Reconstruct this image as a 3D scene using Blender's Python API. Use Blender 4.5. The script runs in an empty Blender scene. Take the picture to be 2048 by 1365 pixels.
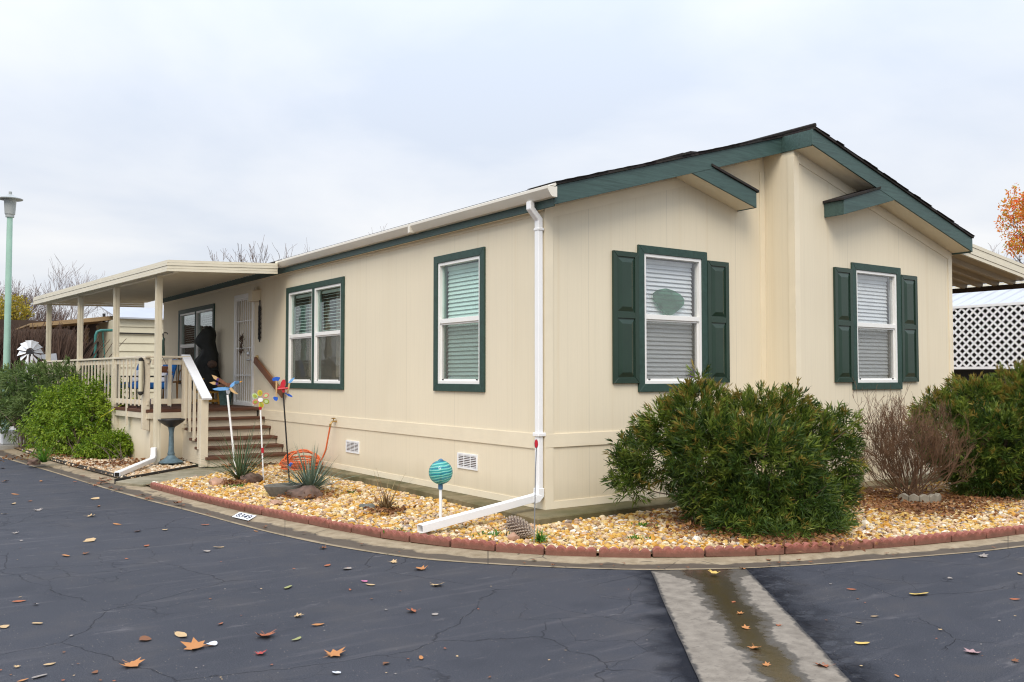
import bpy, bmesh, math, random
import numpy as np
from mathutils import Vector, Matrix, noise as mnoise
R = math.radians
random.seed(7)
sc = bpy.context.scene
col = sc.collection

# ------------------------------------------------------------------ camera
CAM = Vector((-5.8714, -7.6157, 1.55)); YAW, PITCH, FPX = 0.6199, 0.0384, 1802.17
cam = bpy.data.cameras.new('camera'); camo = bpy.data.objects.new('camera', cam); col.objects.link(camo)
camo.location = CAM; camo.rotation_euler = (math.pi/2 + PITCH, 0, -YAW)
cam.sensor_width = 36; cam.sensor_fit = 'HORIZONTAL'; cam.lens = FPX/2048*36
cam.clip_start = .05; cam.clip_end = 3000
sc.camera = camo

# ------------------------------------------------------------------ light
SUN_EL, SUN_ROT = 46, 224       # degrees; rotation is the compass bearing the light comes from (0 = +Y, clockwise)
world = bpy.data.worlds.new('World'); sc.world = world; world.use_nodes = True
nt = world.node_tree; N = nt.nodes; L = nt.links; N.clear()
def wn(t, **k):
    n = N.new(t)
    for a, b in k.items(): setattr(n, a, b)
    return n
out = wn('ShaderNodeOutputWorld'); bg = wn('ShaderNodeBackground'); bg.inputs['Strength'].default_value = .1
sky = wn('ShaderNodeTexSky', sky_type='NISHITA', sun_disc=False)
sky.sun_elevation = R(SUN_EL); sky.sun_rotation = R(SUN_ROT)
tc = wn('ShaderNodeTexCoord'); sep = wn('ShaderNodeSeparateXYZ'); L.new(tc.outputs['Generated'], sep.inputs[0])
def wm(op, a, b=None, c=None):
    n = wn('ShaderNodeMath', operation=op)
    for i, v in enumerate((a, b, c)):
        if v is None: continue
        if isinstance(v, (int, float)): n.inputs[i].default_value = v
        else: L.new(v, n.inputs[i])
    return n.outputs[0]
zc = wm('MAXIMUM', sep.outputs['Z'], 0.0)
den = wm('ADD', zc, .22)
cmb = wn('ShaderNodeCombineXYZ'); L.new(wm('DIVIDE', sep.outputs['X'], den), cmb.inputs[0]); L.new(wm('DIVIDE', sep.outputs['Y'], den), cmb.inputs[1])
n1 = wn('ShaderNodeTexNoise'); n1.inputs['Scale'].default_value = 1.0; n1.inputs['Detail'].default_value = 6; n1.inputs['Roughness'].default_value = .5; n1.inputs['Distortion'].default_value = .3
L.new(cmb.outputs[0], n1.inputs['Vector'])
cr = wn('ShaderNodeValToRGB'); cr.color_ramp.elements[0].position = .36; cr.color_ramp.elements[1].position = .62
cr.color_ramp.elements[0].color = (.755, .800, .875, 1); cr.color_ramp.elements[1].color = (.995, .985, .975, 1)
L.new(n1.outputs['Fac'], cr.inputs[0])
grad = wm('ADD', wm('MULTIPLY', zc, wm('MULTIPLY', zc, 16.0)), 9.75)     # overcast sky: brightest overhead
cm = wn('ShaderNodeVectorMath', operation='SCALE'); tint = wn('ShaderNodeMixRGB', blend_type='MULTIPLY'); L.new(wm('MULTIPLY', zc, 1.25), tint.inputs[0]); tint.use_clamp = False; L.new(cr.outputs[0], tint.inputs[1]); tint.inputs[2].default_value = (.86, .96, 1.12, 1); L.new(tint.outputs[0], cm.inputs[0]); L.new(grad, cm.inputs['Scale'])
mx = wn('ShaderNodeMixRGB'); mx.inputs[0].default_value = .94
L.new(sky.outputs[0], mx.inputs[1]); L.new(cm.outputs[0], mx.inputs[2]); L.new(mx.outputs[0], bg.inputs[0]); L.new(bg.outputs[0], out.inputs[0])
sun = bpy.data.lights.new('sun', 'SUN'); sun.energy = 2.3; sun.angle = R(30); sun.color = (1, .885, .72)
suno = bpy.data.objects.new('sun', sun); col.objects.link(suno); suno.location = (-6, -6, 20)
az = R(SUN_ROT); d = Vector((math.sin(az)*math.cos(R(SUN_EL)), math.cos(az)*math.cos(R(SUN_EL)), math.sin(R(SUN_EL))))
suno.rotation_euler = d.to_track_quat('Z', 'Y').to_euler()
sc.view_settings.view_transform = 'Standard'; sc.view_settings.look = 'None'; sc.view_settings.exposure = 0.0; sc.view_settings.gamma = 1
sc.render.engine = 'CYCLES'; sc.cycles.use_denoising = True
sc.cycles.filter_width = 1.15; sc.cycles.max_bounces = 8; sc.cycles.transparent_max_bounces = 16; sc.cycles.diffuse_bounces = 4
try: sc.cycles.denoiser = 'OPENIMAGEDENOISE'
except Exception: pass

# ------------------------------------------------------------------ measuring helpers (points on real planes)
fw = Vector((math.sin(YAW)*math.cos(PITCH), math.cos(YAW)*math.cos(PITCH), math.sin(PITCH)))
rt = Vector((math.cos(YAW), -math.sin(YAW), 0)); upv = rt.cross(fw)
hf = Vector((math.sin(YAW), math.cos(YAW), 0))
def ray(px, py): return fw + rt*((px-1024)/FPX) - upv*((py-682.5)/FPX)
def at_z(px, py, z): d = ray(px, py); return CAM + d*((z-CAM.z)/d.z)
def at_x(px, py, x): d = ray(px, py); return CAM + d*((x-CAM.x)/d.x)
def at_y(px, py, y): d = ray(px, py); return CAM + d*((y-CAM.y)/d.y)
def at_d(px, py, dep): return CAM + ray(px, py)*dep
def depth(p): return (Vector(p)-CAM).dot(fw)
def on_plane(px, py, P, n=None):
    n = n or hf; d = ray(px, py); return CAM + d*((Vector(P)-CAM).dot(n)/d.dot(n))

# ------------------------------------------------------------------ materials
MATS = {}
class NT:
    def __init__(s, name):
        s.m = bpy.data.materials.new(name); s.m.use_nodes = True; s.t = s.m.node_tree; s.t.nodes.clear()
        s.out = s.n('ShaderNodeOutputMaterial'); MATS[name] = s.m
    def n(s, t, **k):
        n = s.t.nodes.new(t)
        for a, b in k.items(): setattr(n, a, b)
        return n
    def l(s, a, b): s.t.links.new(a, b)
    def set(s, sock, v):
        if isinstance(v, bpy.types.NodeSocket): s.l(v, sock)
        elif isinstance(v, (tuple, list)): sock.default_value = (tuple(v)+(1,))[:len(sock.default_value)]
        else: sock.default_value = v
    def math(s, op, *a, clamp=False):
        n = s.n('ShaderNodeMath', operation=op); n.use_clamp = clamp
        for i, v in enumerate(a): s.set(n.inputs[i], v)
        return n.outputs[0]
    def obj(s): return s.n('ShaderNodeNewGeometry').outputs['Position']
    def loc(s): return s.n('ShaderNodeTexCoord').outputs['Object']
    def uv(s): return s.n('ShaderNodeTexCoord').outputs['UV']
    def scale(s, vec, sx, sy, sz, rot=(0, 0, 0)):
        n = s.n('ShaderNodeMapping'); s.l(vec, n.inputs[0]); n.inputs['Scale'].default_value = (sx, sy, sz); n.inputs['Rotation'].default_value = rot
        return n.outputs[0]
    def noise(s, vec, scale, detail=4, rough=.55, dist=0):
        n = s.n('ShaderNodeTexNoise'); s.l(vec, n.inputs['Vector']); n.inputs['Scale'].default_value = scale
        n.inputs['Detail'].default_value = detail; n.inputs['Roughness'].default_value = rough; n.inputs['Distortion'].default_value = dist
        return n.outputs['Fac']
    def vor(s, vec, scale, feature='F1', out='Distance'):
        n = s.n('ShaderNodeTexVoronoi', feature=feature); s.l(vec, n.inputs['Vector']); n.inputs['Scale'].default_value = scale
        return n.outputs[out]
    def ramp(s, fac, *stops, mode='LINEAR'):
        n = s.n('ShaderNodeValToRGB'); s.l(fac, n.inputs[0]); e = n.color_ramp.elements; n.color_ramp.interpolation = mode
        while len(e) < len(stops): e.new(.5)
        for i, (p, c) in enumerate(stops):
            e[i].position = p; c = c if isinstance(c, (tuple, list)) else (c, c, c); e[i].color = tuple(c)+(1,)
        return n.outputs[0]
    def mix(s, fac, a, b, mode='MIX'):
        n = s.n('ShaderNodeMixRGB', blend_type=mode); s.set(n.inputs[0], fac); s.set(n.inputs[1], a); s.set(n.inputs[2], b); return n.outputs[0]
    def bump(s, h, strength=.3, dist=.01, nrm=None):
        n = s.n('ShaderNodeBump'); s.l(h, n.inputs['Height']); n.inputs['Strength'].default_value = strength; n.inputs['Distance'].default_value = dist
        if nrm is not None: s.l(nrm, n.inputs['Normal'])
        return n.outputs[0]
    def bsdf(s, color, rough=.6, bump=None, metal=0, spec=.5, coat=0):
        n = s.n('ShaderNodeBsdfPrincipled'); s.set(n.inputs['Base Color'], color); s.set(n.inputs['Roughness'], rough)
        n.inputs['Metallic'].default_value = metal; s.set(n.inputs['Specular IOR Level'], spec); n.inputs['Coat Weight'].default_value = coat
        if bump is not None: s.l(bump, n.inputs['Normal'])
        return n.outputs[0]
    def done(s, sh): s.l(sh, s.out.inputs[0]); return s.m

def simple(name, color, rough=.5, var=.12, scale=6, bump=.15, metal=0, spec=.4, bscale=40, coat=0):
    m = NT(name); v = m.obj(); a = m.noise(v, scale, 5)
    c = m.mix(m.ramp(a, (.3, 0.), (.7, 1.)), tuple(x*(1-var) for x in color), tuple(min(1, x*(1+var)) for x in color))
    rr = m.math('ADD', rough-.08, m.math('MULTIPLY', a, .16))
    b = m.bump(m.noise(v, bscale, 3), bump, .004)
    return m.done(m.bsdf(c, rr, b, metal, spec, coat))

def siding(name, base, groove=.203):
    m = NT(name); v = m.obj(); s = m.n('ShaderNodeSeparateXYZ'); m.l(v, s.inputs[0])
    u = m.math('ADD', s.outputs['X'], s.outputs['Y'])
    def grv(period, w):
        f = m.math('ABSOLUTE', m.math('SUBTRACT', m.math('FRACT', m.math('DIVIDE', u, period)), .5))
        return m.math('LESS_THAN', f, w/period/2)
    g1 = grv(groove, .007); g2 = grv(groove*.62, .004); g3 = grv(1.219, .008)
    grain = m.noise(m.scale(v, 70, 70, 2.2), 1, 4, .6, .6)
    big = m.noise(v, .55, 3); mid = m.noise(m.scale(v, 3.2, 3.2, .35), 1, 4)
    c = m.mix(m.ramp(big, (.3, 0.), (.7, 1.)), tuple(x*.965 for x in base), tuple(x*1.03 for x in base))
    c = m.mix(m.math('MULTIPLY', m.ramp(mid, (.52, 0.), (.8, 1.)), .16), c, tuple(b*q for b, q in zip(base, (.86, .82, .74))))
    c = m.mix(m.math('MULTIPLY', m.ramp(grain, (.35, 1.), (.6, 0.)), .09), c, tuple(x*.72 for x in base))
    c = m.mix(m.math('MULTIPLY', g1, .085), c, tuple(x*.55 for x in base)); c = m.mix(m.math('MULTIPLY', g2, .10), c, tuple(x*.55 for x in base))
    c = m.mix(m.math('MULTIPLY', g3, .30), c, tuple(x*.5 for x in base))
    run = m.noise(m.scale(v, 9, 9, .12), 1, 3); c = m.mix(m.math('MULTIPLY', m.ramp(run, (.60, 0.), (.74, 1.)), .20), c, tuple(b*q for b, q in zip(base, (.82, .74, .60))))
    low = m.ramp(m.math('ADD', s.outputs['Z'], m.math('MULTIPLY', mid, .35)), (.30, 1.), (.62, 0.))   # splash dirt on the skirting
    c = m.mix(m.math('MULTIPLY', low, .35), c, (.36, .29, .17))
    h = m.math('SUBTRACT', m.math('MULTIPLY', grain, .35), m.math('ADD', g1, m.math('ADD', m.math('MULTIPLY', g2, .5), g3)))
    return m.done(m.bsdf(c, .62, m.bump(h, .16, .003), 0, .3))

WALLC = (.765, .680, .515)
siding('wall_cream', WALLC)
simple('trim_cream', tuple(x*1.02 for x in WALLC), .55, .04, 3, .1)
simple('skirt_trim', (.63, .55, .40), .6, .08, 2.5, .1)
simple('porch_cream', (.66, .60, .46), .45, .05, 4, .06)
simple('fascia_metal', (.70, .64, .50), .40, .04, 3, .04)
simple('deck_paint', (.66, .585, .45), .55, .06, 4, .1)
def woody(name, c0, rough, along=(1.2, 22, 22), var=.3, bump=.5, spec=.4, coat=0):
    m = NT(name); v = m.obj(); g = m.noise(m.scale(v, *along), 1, 5, .6, 1.6); b = m.noise(v, 2.5, 3)
    c = m.mix(m.ramp(g, (.35, 0.), (.68, 1.)), tuple(x*(1-var) for x in c0), tuple(x*(1+var) for x in c0))
    c = m.mix(m.math('MULTIPLY', m.ramp(b, (.45, 0.), (.75, 1.)), .18), c, tuple(min(1, x*1.7+.01) for x in c0))
    return m.done(m.bsdf(c, m.math('ADD', rough, m.math('MULTIPLY', b, .15)), m.bump(g, bump, .004), 0, spec, coat))
woody('green_fascia', (.050, .092, .082), .42, (1.6, 30, 26), .22, .5)
woody('green_trim', (.025, .060, .047), .40, (14, 14, 14), .22, .3)
simple('green_shutter', (.022, .046, .032), .22, .10, 3, .03, spec=.35)
woody('deck_brown', (.105, .042, .022), .55, (2, 30, 30), .3, .4)
woody('wood_yellow', (.50, .27, .05), .5, (20, 20, 2), .25, .2)
woody('wood_brown', (.16, .065, .03), .5, (20, 20, 3), .25, .2)
woody('bentwood', (.36, .19, .07), .45, (20, 20, 3), .2, .2)
woody('fascia_brown', (.30, .20, .10), .6, (2, 20, 20), .2, .2)
simple('vinyl_white', (.83, .82, .79), .35, .03, 3, .03)
simple('gutter_white', (.76, .715, .62), .32, .04, 2, .03)
simple('pipe_white', (.86, .86, .86), .30, .03, 3, .03)
simple('rail_white', (.80, .82, .86), .40, .04, 4, .06)
simple('blind', (.80, .85, .82), .5, .04, 6, .02)
simple('blind_pale', (.83, .85, .87), .5, .04, 6, .02)
simple('interior', (.045, .042, .036), .8, .2, 3, .05)
simple('interior_teal', (.30, .44, .40), .7, .1, 3, .05)
simple('curtain', (.42, .30, .25), .8, .15, 12, .1)
simple('black_cloth', (.020, .022, .021), .7, .4, 8, .4, bscale=18)
simple('black_iron', (.02, .018, .016), .45, .3, 12, .2)
simple('dark_plastic', (.025, .025, .027), .4, .2, 10, .1)
simple('steel', (.55, .56, .57), .3, .08, 8, .05, metal=.8)
simple('brass', (.45, .30, .12), .35, .15, 20, .1, metal=.7)
simple('grey_blue', (.10, .155, .185), .55, .3, 14, .3)
simple('mint_pole', (.34, .53, .43), .40, .08, 3, .08)
simple('lamp_grey', (.36, .38, .37), .4, .08, 4, .05)
simple('white_paint', (.80, .81, .82), .5, .06, 5, .08)
simple('blue_gloss', (.02, .10, .48), .3, .1, 6, .05)
simple('sky_blue', (.16, .38, .72), .35, .1, 6, .05)
simple('steel_blue', (.07, .16, .27), .4, .1, 6, .05)
simple('red_gloss', (.50, .02, .035), .3, .12, 8, .05)
simple('orange_hose', (.62, .13, .035), .4, .15, 10, .05)
simple('orange_beak', (.70, .30, .02), .4, .1, 8, .05)
simple('tan_wood', (.55, .36, .17), .5, .15, 12, .1)
simple('purple', (.075, .03, .15), .4, .1, 8, .05)
simple('lime', (.30, .34, .04), .4, .1, 8, .05)
simple('lime_pale', (.45, .58, .26), .4, .1, 8, .05)
simple('coral', (.62, .20, .16), .4, .1, 8, .05)
simple('yellow', (.62, .47, .03), .4, .1, 8, .05)
simple('blue_fabric', (.012, .12, .40), .8, .25, 9, .15)
simple('white_fabric', (.55, .56, .60), .8, .3, 12, .15)
simple('terracotta', (.20, .08, .035), .7, .25, 12, .2)
simple('bucket', (.10, .17, .16), .5, .35, 18, .1)
simple('rock_brown', (.12, .075, .055), .85, .4, 12, .6, bscale=14)
simple('rock_grey', (.13, .135, .12), .85, .35, 9, .6, bscale=14)
simple('rock_pink', (.42, .25, .17), .8, .25, 9, .4, bscale=14)
simple('bark', (.085, .055, .040), .85, .3, 12, .5, bscale=30)
simple('bark_grey', (.135, .095, .082), .85, .3, 6, .3)
simple('bark_pale', (.24, .19, .18), .85, .3, 6, .3)
simple('twig_red', (.125, .068, .036), .8, .35, 6, .3)
simple('twig_brown', (.085, .05, .034), .85, .4, 5, .3)
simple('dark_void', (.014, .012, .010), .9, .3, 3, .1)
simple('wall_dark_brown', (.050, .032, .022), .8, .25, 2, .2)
simple('pale_roof', (.40, .42, .46), .45, .06, 2, .05)
simple('awning_white', (.47, .49, .53), .35, .04, 2, .04)
simple('lattice_white', (.82, .82, .82), .45, .04, 3, .05)
simple('underpan', (.40, .335, .235), .40, .08, 1.5, .05)
simple('teal_pipe', (.035, .17, .15), .4, .15, 6, .05)
simple('pot_grey', (.17, .16, .14), .8, .35, 8, .5, bscale=20)
simple('planter_concrete', (.24, .21, .16), .85, .25, 7, .5)
simple('black_number', (.03, .035, .06), .6, .3, 40, .1)
simple('yellow_green_stick', (.52, .55, .03), .5, .1, 10, .05)
simple('lap_siding', (.60, .555, .41), .5, .05, 2, .05)
simple('cone_brown', (.10, .07, .055), .8, .4, 30, .4)
simple('cone_tip', (.42, .34, .27), .8, .3, 30, .3)

def shingle():
    m = NT('shingle'); v = m.obj(); a = m.noise(v, 26, 4); b = m.vor(m.scale(v, 3.2, 7, 1), 1, out='Color')
    c = m.mix(a, (.018, .017, .017), (.075, .066, .058)); c = m.mix(.35, c, m.mix(.7, b, (.035, .03, .03)), 'MULTIPLY')
    m.done(m.bsdf(c, .9, m.bump(a, .6, .01), 0, .2))
shingle()
def glassy(name, tint, refl=1.0):
    m = NT(name); g_ = m.n('ShaderNodeNewGeometry'); dp = m.n('ShaderNodeVectorMath', operation='DOT_PRODUCT'); m.l(g_.outputs['Incoming'], dp.inputs[0]); m.l(g_.outputs['Normal'], dp.inputs[1])
    f = m.math('ADD', .045, m.math('MULTIPLY', .95, m.math('POWER', m.math('SUBTRACT', 1.0, m.math('ABSOLUTE', dp.outputs['Value'])), 5.0)))
    v = m.obj(); w = m.bump(m.noise(v, 2.2, 2), .08, .02)
    t = m.n('ShaderNodeBsdfTransparent'); t.inputs[0].default_value = tint+(1,)
    g = m.n('ShaderNodeBsdfGlossy'); g.inputs['Roughness'].default_value = .012; m.l(w, g.inputs['Normal'])
    mx = m.n('ShaderNodeMixShader'); m.l(m.math('MULTIPLY', f, refl, clamp=True), mx.inputs[0]); m.l(t.outputs[0], mx.inputs[1]); m.l(g.outputs[0], mx.inputs[2])
    m.done(mx.outputs[0])
glassy('glass', (.90, .97, .95), 1.2); glassy('glass_clear', (.96, .97, .97), 1.9)
def screen():
    m = NT('insect_screen'); t = m.n('ShaderNodeBsdfTransparent'); d = m.bsdf((.20, .19, .155), .8, None, 0, .1)
    mx = m.n('ShaderNodeMixShader'); mx.inputs[0].default_value = .19; m.l(t.outputs[0], mx.inputs[1]); m.l(d, mx.inputs[2]); m.done(mx.outputs[0])
screen()
def globe_glass():
    m = NT('globe_glass'); v = m.loc(); n = m.n('ShaderNodeTexWave', bands_direction='Z'); n.inputs['Scale'].default_value = 4.2; n.inputs['Distortion'].default_value = 4.5; n.inputs['Detail'].default_value = 3; n.inputs['Detail Scale'].default_value = .55; n.inputs['Detail Roughness'].default_value = .6
    m.l(m.scale(v, .9, .9, 1.5, (.22, .25, 0)), n.inputs['Vector'])
    c = m.ramp(n.outputs['Fac'], (.0, (.01, .16, .30)), (.18, (.02, .42, .45)), (.42, (.10, .66, .58)), (.62, (.50, .80, .70)), (.82, (.06, .55, .47)), (1, (.01, .28, .30)))
    p = m.bsdf(c, .08, None, 0, .6); tr = m.n('ShaderNodeBsdfTransparent'); m.l(m.mix(.6, c, (.85, .97, .94)), tr.inputs[0])
    mx = m.n('ShaderNodeMixShader'); mx.inputs[0].default_value = .62; m.l(tr.outputs[0], mx.inputs[1]); m.l(p, mx.inputs[2]); m.done(mx.outputs[0])
globe_glass()
def suncatcher():
    m = NT('green_suncatcher'); v = m.obj(); a = m.noise(v, 9, 3)
    c = m.mix(m.ramp(a, (.42, 0.), (.5, 1.)), (.22, .40, .32), (.34, .56, .45)); t = m.n('ShaderNodeBsdfTransparent'); m.l(c, t.inputs[0])
    mx = m.n('ShaderNodeMixShader'); mx.inputs[0].default_value = .22; m.l(t.outputs[0], mx.inputs[1]); m.l(m.bsdf(c, .4), mx.inputs[2]); m.done(mx.outputs[0])
suncatcher()

def leafmat(name, stops, rough=.45, trans=.25, spec=.35):
    m = NT(name); g = m.n('ShaderNodeNewGeometry'); c = m.ramp(g.outputs['Random Per Island'], *stops)
    v = m.obj(); c = m.mix(m.math('MULTIPLY', m.ramp(m.noise(v, 2.4, 3), (.35, 0.), (.7, 1.)), .35), c, tuple(x*1.5 for x in stops[-1][1]))
    p = m.bsdf(c, rough, None, 0, spec); t = m.n('ShaderNodeBsdfTranslucent'); m.l(c, t.inputs[0])
    mx = m.n('ShaderNodeMixShader'); mx.inputs[0].default_value = trans; m.l(p, mx.inputs[1]); m.l(t.outputs[0], mx.inputs[2]); m.done(mx.outputs[0])
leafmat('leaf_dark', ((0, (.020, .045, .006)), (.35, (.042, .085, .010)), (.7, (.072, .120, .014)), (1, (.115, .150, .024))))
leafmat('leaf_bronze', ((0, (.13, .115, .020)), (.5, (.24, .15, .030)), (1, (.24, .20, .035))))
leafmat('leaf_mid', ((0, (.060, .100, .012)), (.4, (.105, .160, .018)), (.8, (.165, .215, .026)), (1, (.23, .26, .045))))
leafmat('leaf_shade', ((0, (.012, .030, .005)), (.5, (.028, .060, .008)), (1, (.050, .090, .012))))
leafmat('leaf_oleander', ((0, (.030, .062, .013)), (.4, (.070, .125, .028)), (.8, (.14, .215, .055)), (1, (.24, .30, .11))))
leafmat('leaf_bright', ((0, (.055, .12, .008)), (.4, (.12, .23, .012)), (.8, (.20, .32, .018)), (1, (.32, .38, .04))))
leafmat('leaf_grass', ((0, (.03, .10, .01)), (.5, (.06, .18, .02)), (1, (.12, .24, .03))))
leafmat('yucca_green', ((0, (.025, .055, .018)), (.5, (.05, .085, .03)), (1, (.10, .12, .05))), .5, .1)
leafmat('yucca_blue', ((0, (.075, .12, .085)), (.5, (.13, .19, .14)), (1, (.21, .26, .19))), .5, .1)
leafmat('dry_blade', ((0, (.10, .055, .025)), (.5, (.20, .12, .05)), (1, (.30, .22, .11))), .7, .1)
leafmat('dead_leaf', ((0, (.07, .028, .013)), (.4, (.14, .055, .022)), (.75, (.24, .10, .035)), (1, (.33, .17, .07))), .7, .1)
leafmat('leaf_autumn', ((0, (.70, .05, .03)), (.4, (.85, .17, .03)), (.7, (.85, .32, .04)), (.86, (.62, .44, .06)), (1, (.30, .42, .06))), .5, .4)
leafmat('leaf_yellow', ((0, (.28, .20, .02)), (.5, (.45, .32, .02)), (1, (.22, .22, .04))), .5, .35)
def dryleaf(name, c):
    m = NT(name); v = m.loc(); a = m.noise(v, 30, 4); w = m.vor(v, 28, 'DISTANCE_TO_EDGE')
    cc = m.mix(a, tuple(x*.6 for x in c), tuple(min(1, x*1.35) for x in c)); cc = m.mix(m.math('MULTIPLY', m.ramp(w, (.0, 1.), (.05, 0.)), .3), cc, tuple(x*.5 for x in c))
    m.done(m.bsdf(cc, .65, m.bump(a, .4, .003), 0, .25))
for nme, c in (('fallen_orange', (.46, .20, .07)), ('fallen_rust', (.36, .115, .05)), ('fallen_tan', (.52, .36, .19)), ('fallen_brown', (.20, .085, .04)), ('fallen_grey', (.30, .26, .23)), ('fallen_yellow', (.62, .43, .12)), ('fallen_red', (.42, .06, .05)), ('fallen_green', (.30, .30, .12)), ('fallen_pink', (.5, .16, .28)), ('fallen_mauve', (.40, .25, .25)), ('paper_white', (.62, .63, .66))):
    dryleaf(nme, c)

def asphalt():
    m = NT('asphalt'); v = m.obj()
    warp = m.n('ShaderNodeTexNoise'); m.l(v, warp.inputs['Vector']); warp.inputs['Scale'].default_value = 3.4; warp.inputs['Detail'].default_value = 4
    wv = m.n('ShaderNodeVectorMath', operation='SCALE'); sb = m.n('ShaderNodeVectorMath', operation='SUBTRACT'); m.l(warp.outputs['Color'], sb.inputs[0]); sb.inputs[1].default_value = (.5, .5, .5)
    m.l(sb.outputs[0], wv.inputs[0]); wv.inputs['Scale'].default_value = .20
    ad = m.n('ShaderNodeVectorMath', operation='ADD'); m.l(v, ad.inputs[0]); m.l(wv.outputs[0], ad.inputs[1]); vv = ad.outputs[0]
    big = m.noise(v, .35, 4); fine = m.noise(v, 130, 2, .7); streak = m.noise(m.scale(v, 1.1, 9, 1, (0, 0, R(38))), 1, 5, .6)
    streak2 = m.noise(m.scale(v, .7, 5, 1, (0, 0, R(-50))), 1, 4, .6)
    c = m.mix(m.ramp(big, (.3, 0.), (.7, 1.)), (.0215, .0235, .031), (.034, .0355, .0455))
    c = m.mix(m.math('MULTIPLY', m.ramp(streak, (.55, 0.), (.8, 1.)), .62), c, (.105, .096, .100))
    c = m.mix(m.math('MULTIPLY', m.ramp(streak2, (.56, 0.), (.78, 1.)), .62), c, (.013, .015, .022))
    c = m.mix(m.math('MULTIPLY', m.ramp(fine, (.45, 0.), (.72, 1.)), .50), c, (.115, .115, .13))
    spk = m.vor(v, 34); c = m.mix(m.math('MULTIPLY', m.math('LESS_THAN', spk, .10), m.math('GREATER_THAN', m.noise(v, 5, 2), .52)), c, (.26, .22, .18))
    blot = m.noise(v, 1.6, 5, .65); c = m.mix(m.math('MULTIPLY', m.ramp(blot, (.5, 0.), (.72, 1.)), .35), c, (.075, .066, .062)); c = m.mix(m.math('MULTIPLY', m.ramp(blot, (.30, 1.), (.46, 0.)), .4), c, (.016, .018, .026))
    # worn pale scuffs
    sc1 = m.noise(m.scale(v, 2.2, 7, 1, (0, 0, R(20))), 1, 6, .65); c = m.mix(m.math('MULTIPLY', m.ramp(sc1, (.62, 0.), (.72, 1.)), .45), c, (.17, .155, .155))
    # cracks: two nets, patchy
    e1 = m.vor(vv, .62, 'DISTANCE_TO_EDGE'); e2 = m.vor(vv, 2.1, 'DISTANCE_TO_EDGE'); pm = m.noise(v, .55, 2)
    k1 = m.math('MULTIPLY', m.ramp(e1, (.0, 1.), (.0034, 0.)), m.ramp(m.noise(v, .9, 3), (.43, 0.), (.50, 1.)))
    s = m.n('ShaderNodeSeparateXYZ'); m.l(v, s.inputs[0])
    # distance to the right edge of the concrete drain that crosses the road
    dr = m.math('ADD', m.math('MULTIPLY', m.math('ADD', s.outputs['X'], .16), .761), m.math('MULTIPLY', m.math('ADD', s.outputs['Y'], 2.86), -.648))
    band = m.math('MULTIPLY', m.math('GREATER_THAN', dr, -.25), m.ramp(m.math('SUBTRACT', dr, m.math('MULTIPLY', m.math('SUBTRACT', warp.outputs['Fac'], .5), .5)), (.04, 1.), (.34, 0.)))
    dl = m.math('SUBTRACT', -.78, dr)
    bandl = m.math('MULTIPLY', m.math('GREATER_THAN', dl, -.1), m.ramp(m.math('SUBTRACT', dl, m.math('MULTIPLY', m.math('SUBTRACT', warp.outputs['Fac'], .5), .5)), (.0, 1.), (.16, 0.)))
    e3 = m.vor(vv, 7.5, 'DISTANCE_TO_EDGE')
    k3 = m.math('MULTIPLY', m.ramp(e3, (.0, 1.), (.055, 0.)), band)
    k2 = m.math('MULTIPLY', m.ramp(e2, (.0, 1.), (.0085, 0.)), m.ramp(m.math('ADD', pm, m.math('MULTIPLY', m.ramp(m.math('ABSOLUTE', m.math('ADD', dr, .4)), (.4, .24), (1.8, 0.)), 1.)), (.50, 0.), (.60, 1.)))
    cr = m.math('MAXIMUM', m.math('MAXIMUM', k1, m.math('MULTIPLY', k2, .8)), k3, clamp=True)
    c = m.mix(m.math('MULTIPLY', m.math('MAXIMUM', m.math('MULTIPLY', band, m.ramp(m.noise(v, 6, 4, .65), (.36, 0.), (.50, 1.))), bandl), .80), c, (.011, .012, .016))
    c = m.mix(m.math('MULTIPLY', cr, .55), c, (.010, .010, .012))
    h = m.math('SUBTRACT', m.math('MULTIPLY', fine, .5), m.math('MULTIPLY', cr, 2.0))
    m.done(m.bsdf(c, m.math('SUBTRACT', .78, m.math('MULTIPLY', band, .2)), m.bump(h, .5, .006), 0, m.math('MULTIPLY', .35, m.math('SUBTRACT', 1.0, m.math('MULTIPLY', .85, m.math('MAXIMUM', m.math('MULTIPLY', band, m.ramp(m.noise(v, 6, 4, .65), (.36, 0.), (.50, 1.))), m.math('MAXIMUM', bandl, m.math('MULTIPLY', cr, .5))))))))
asphalt()
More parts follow.
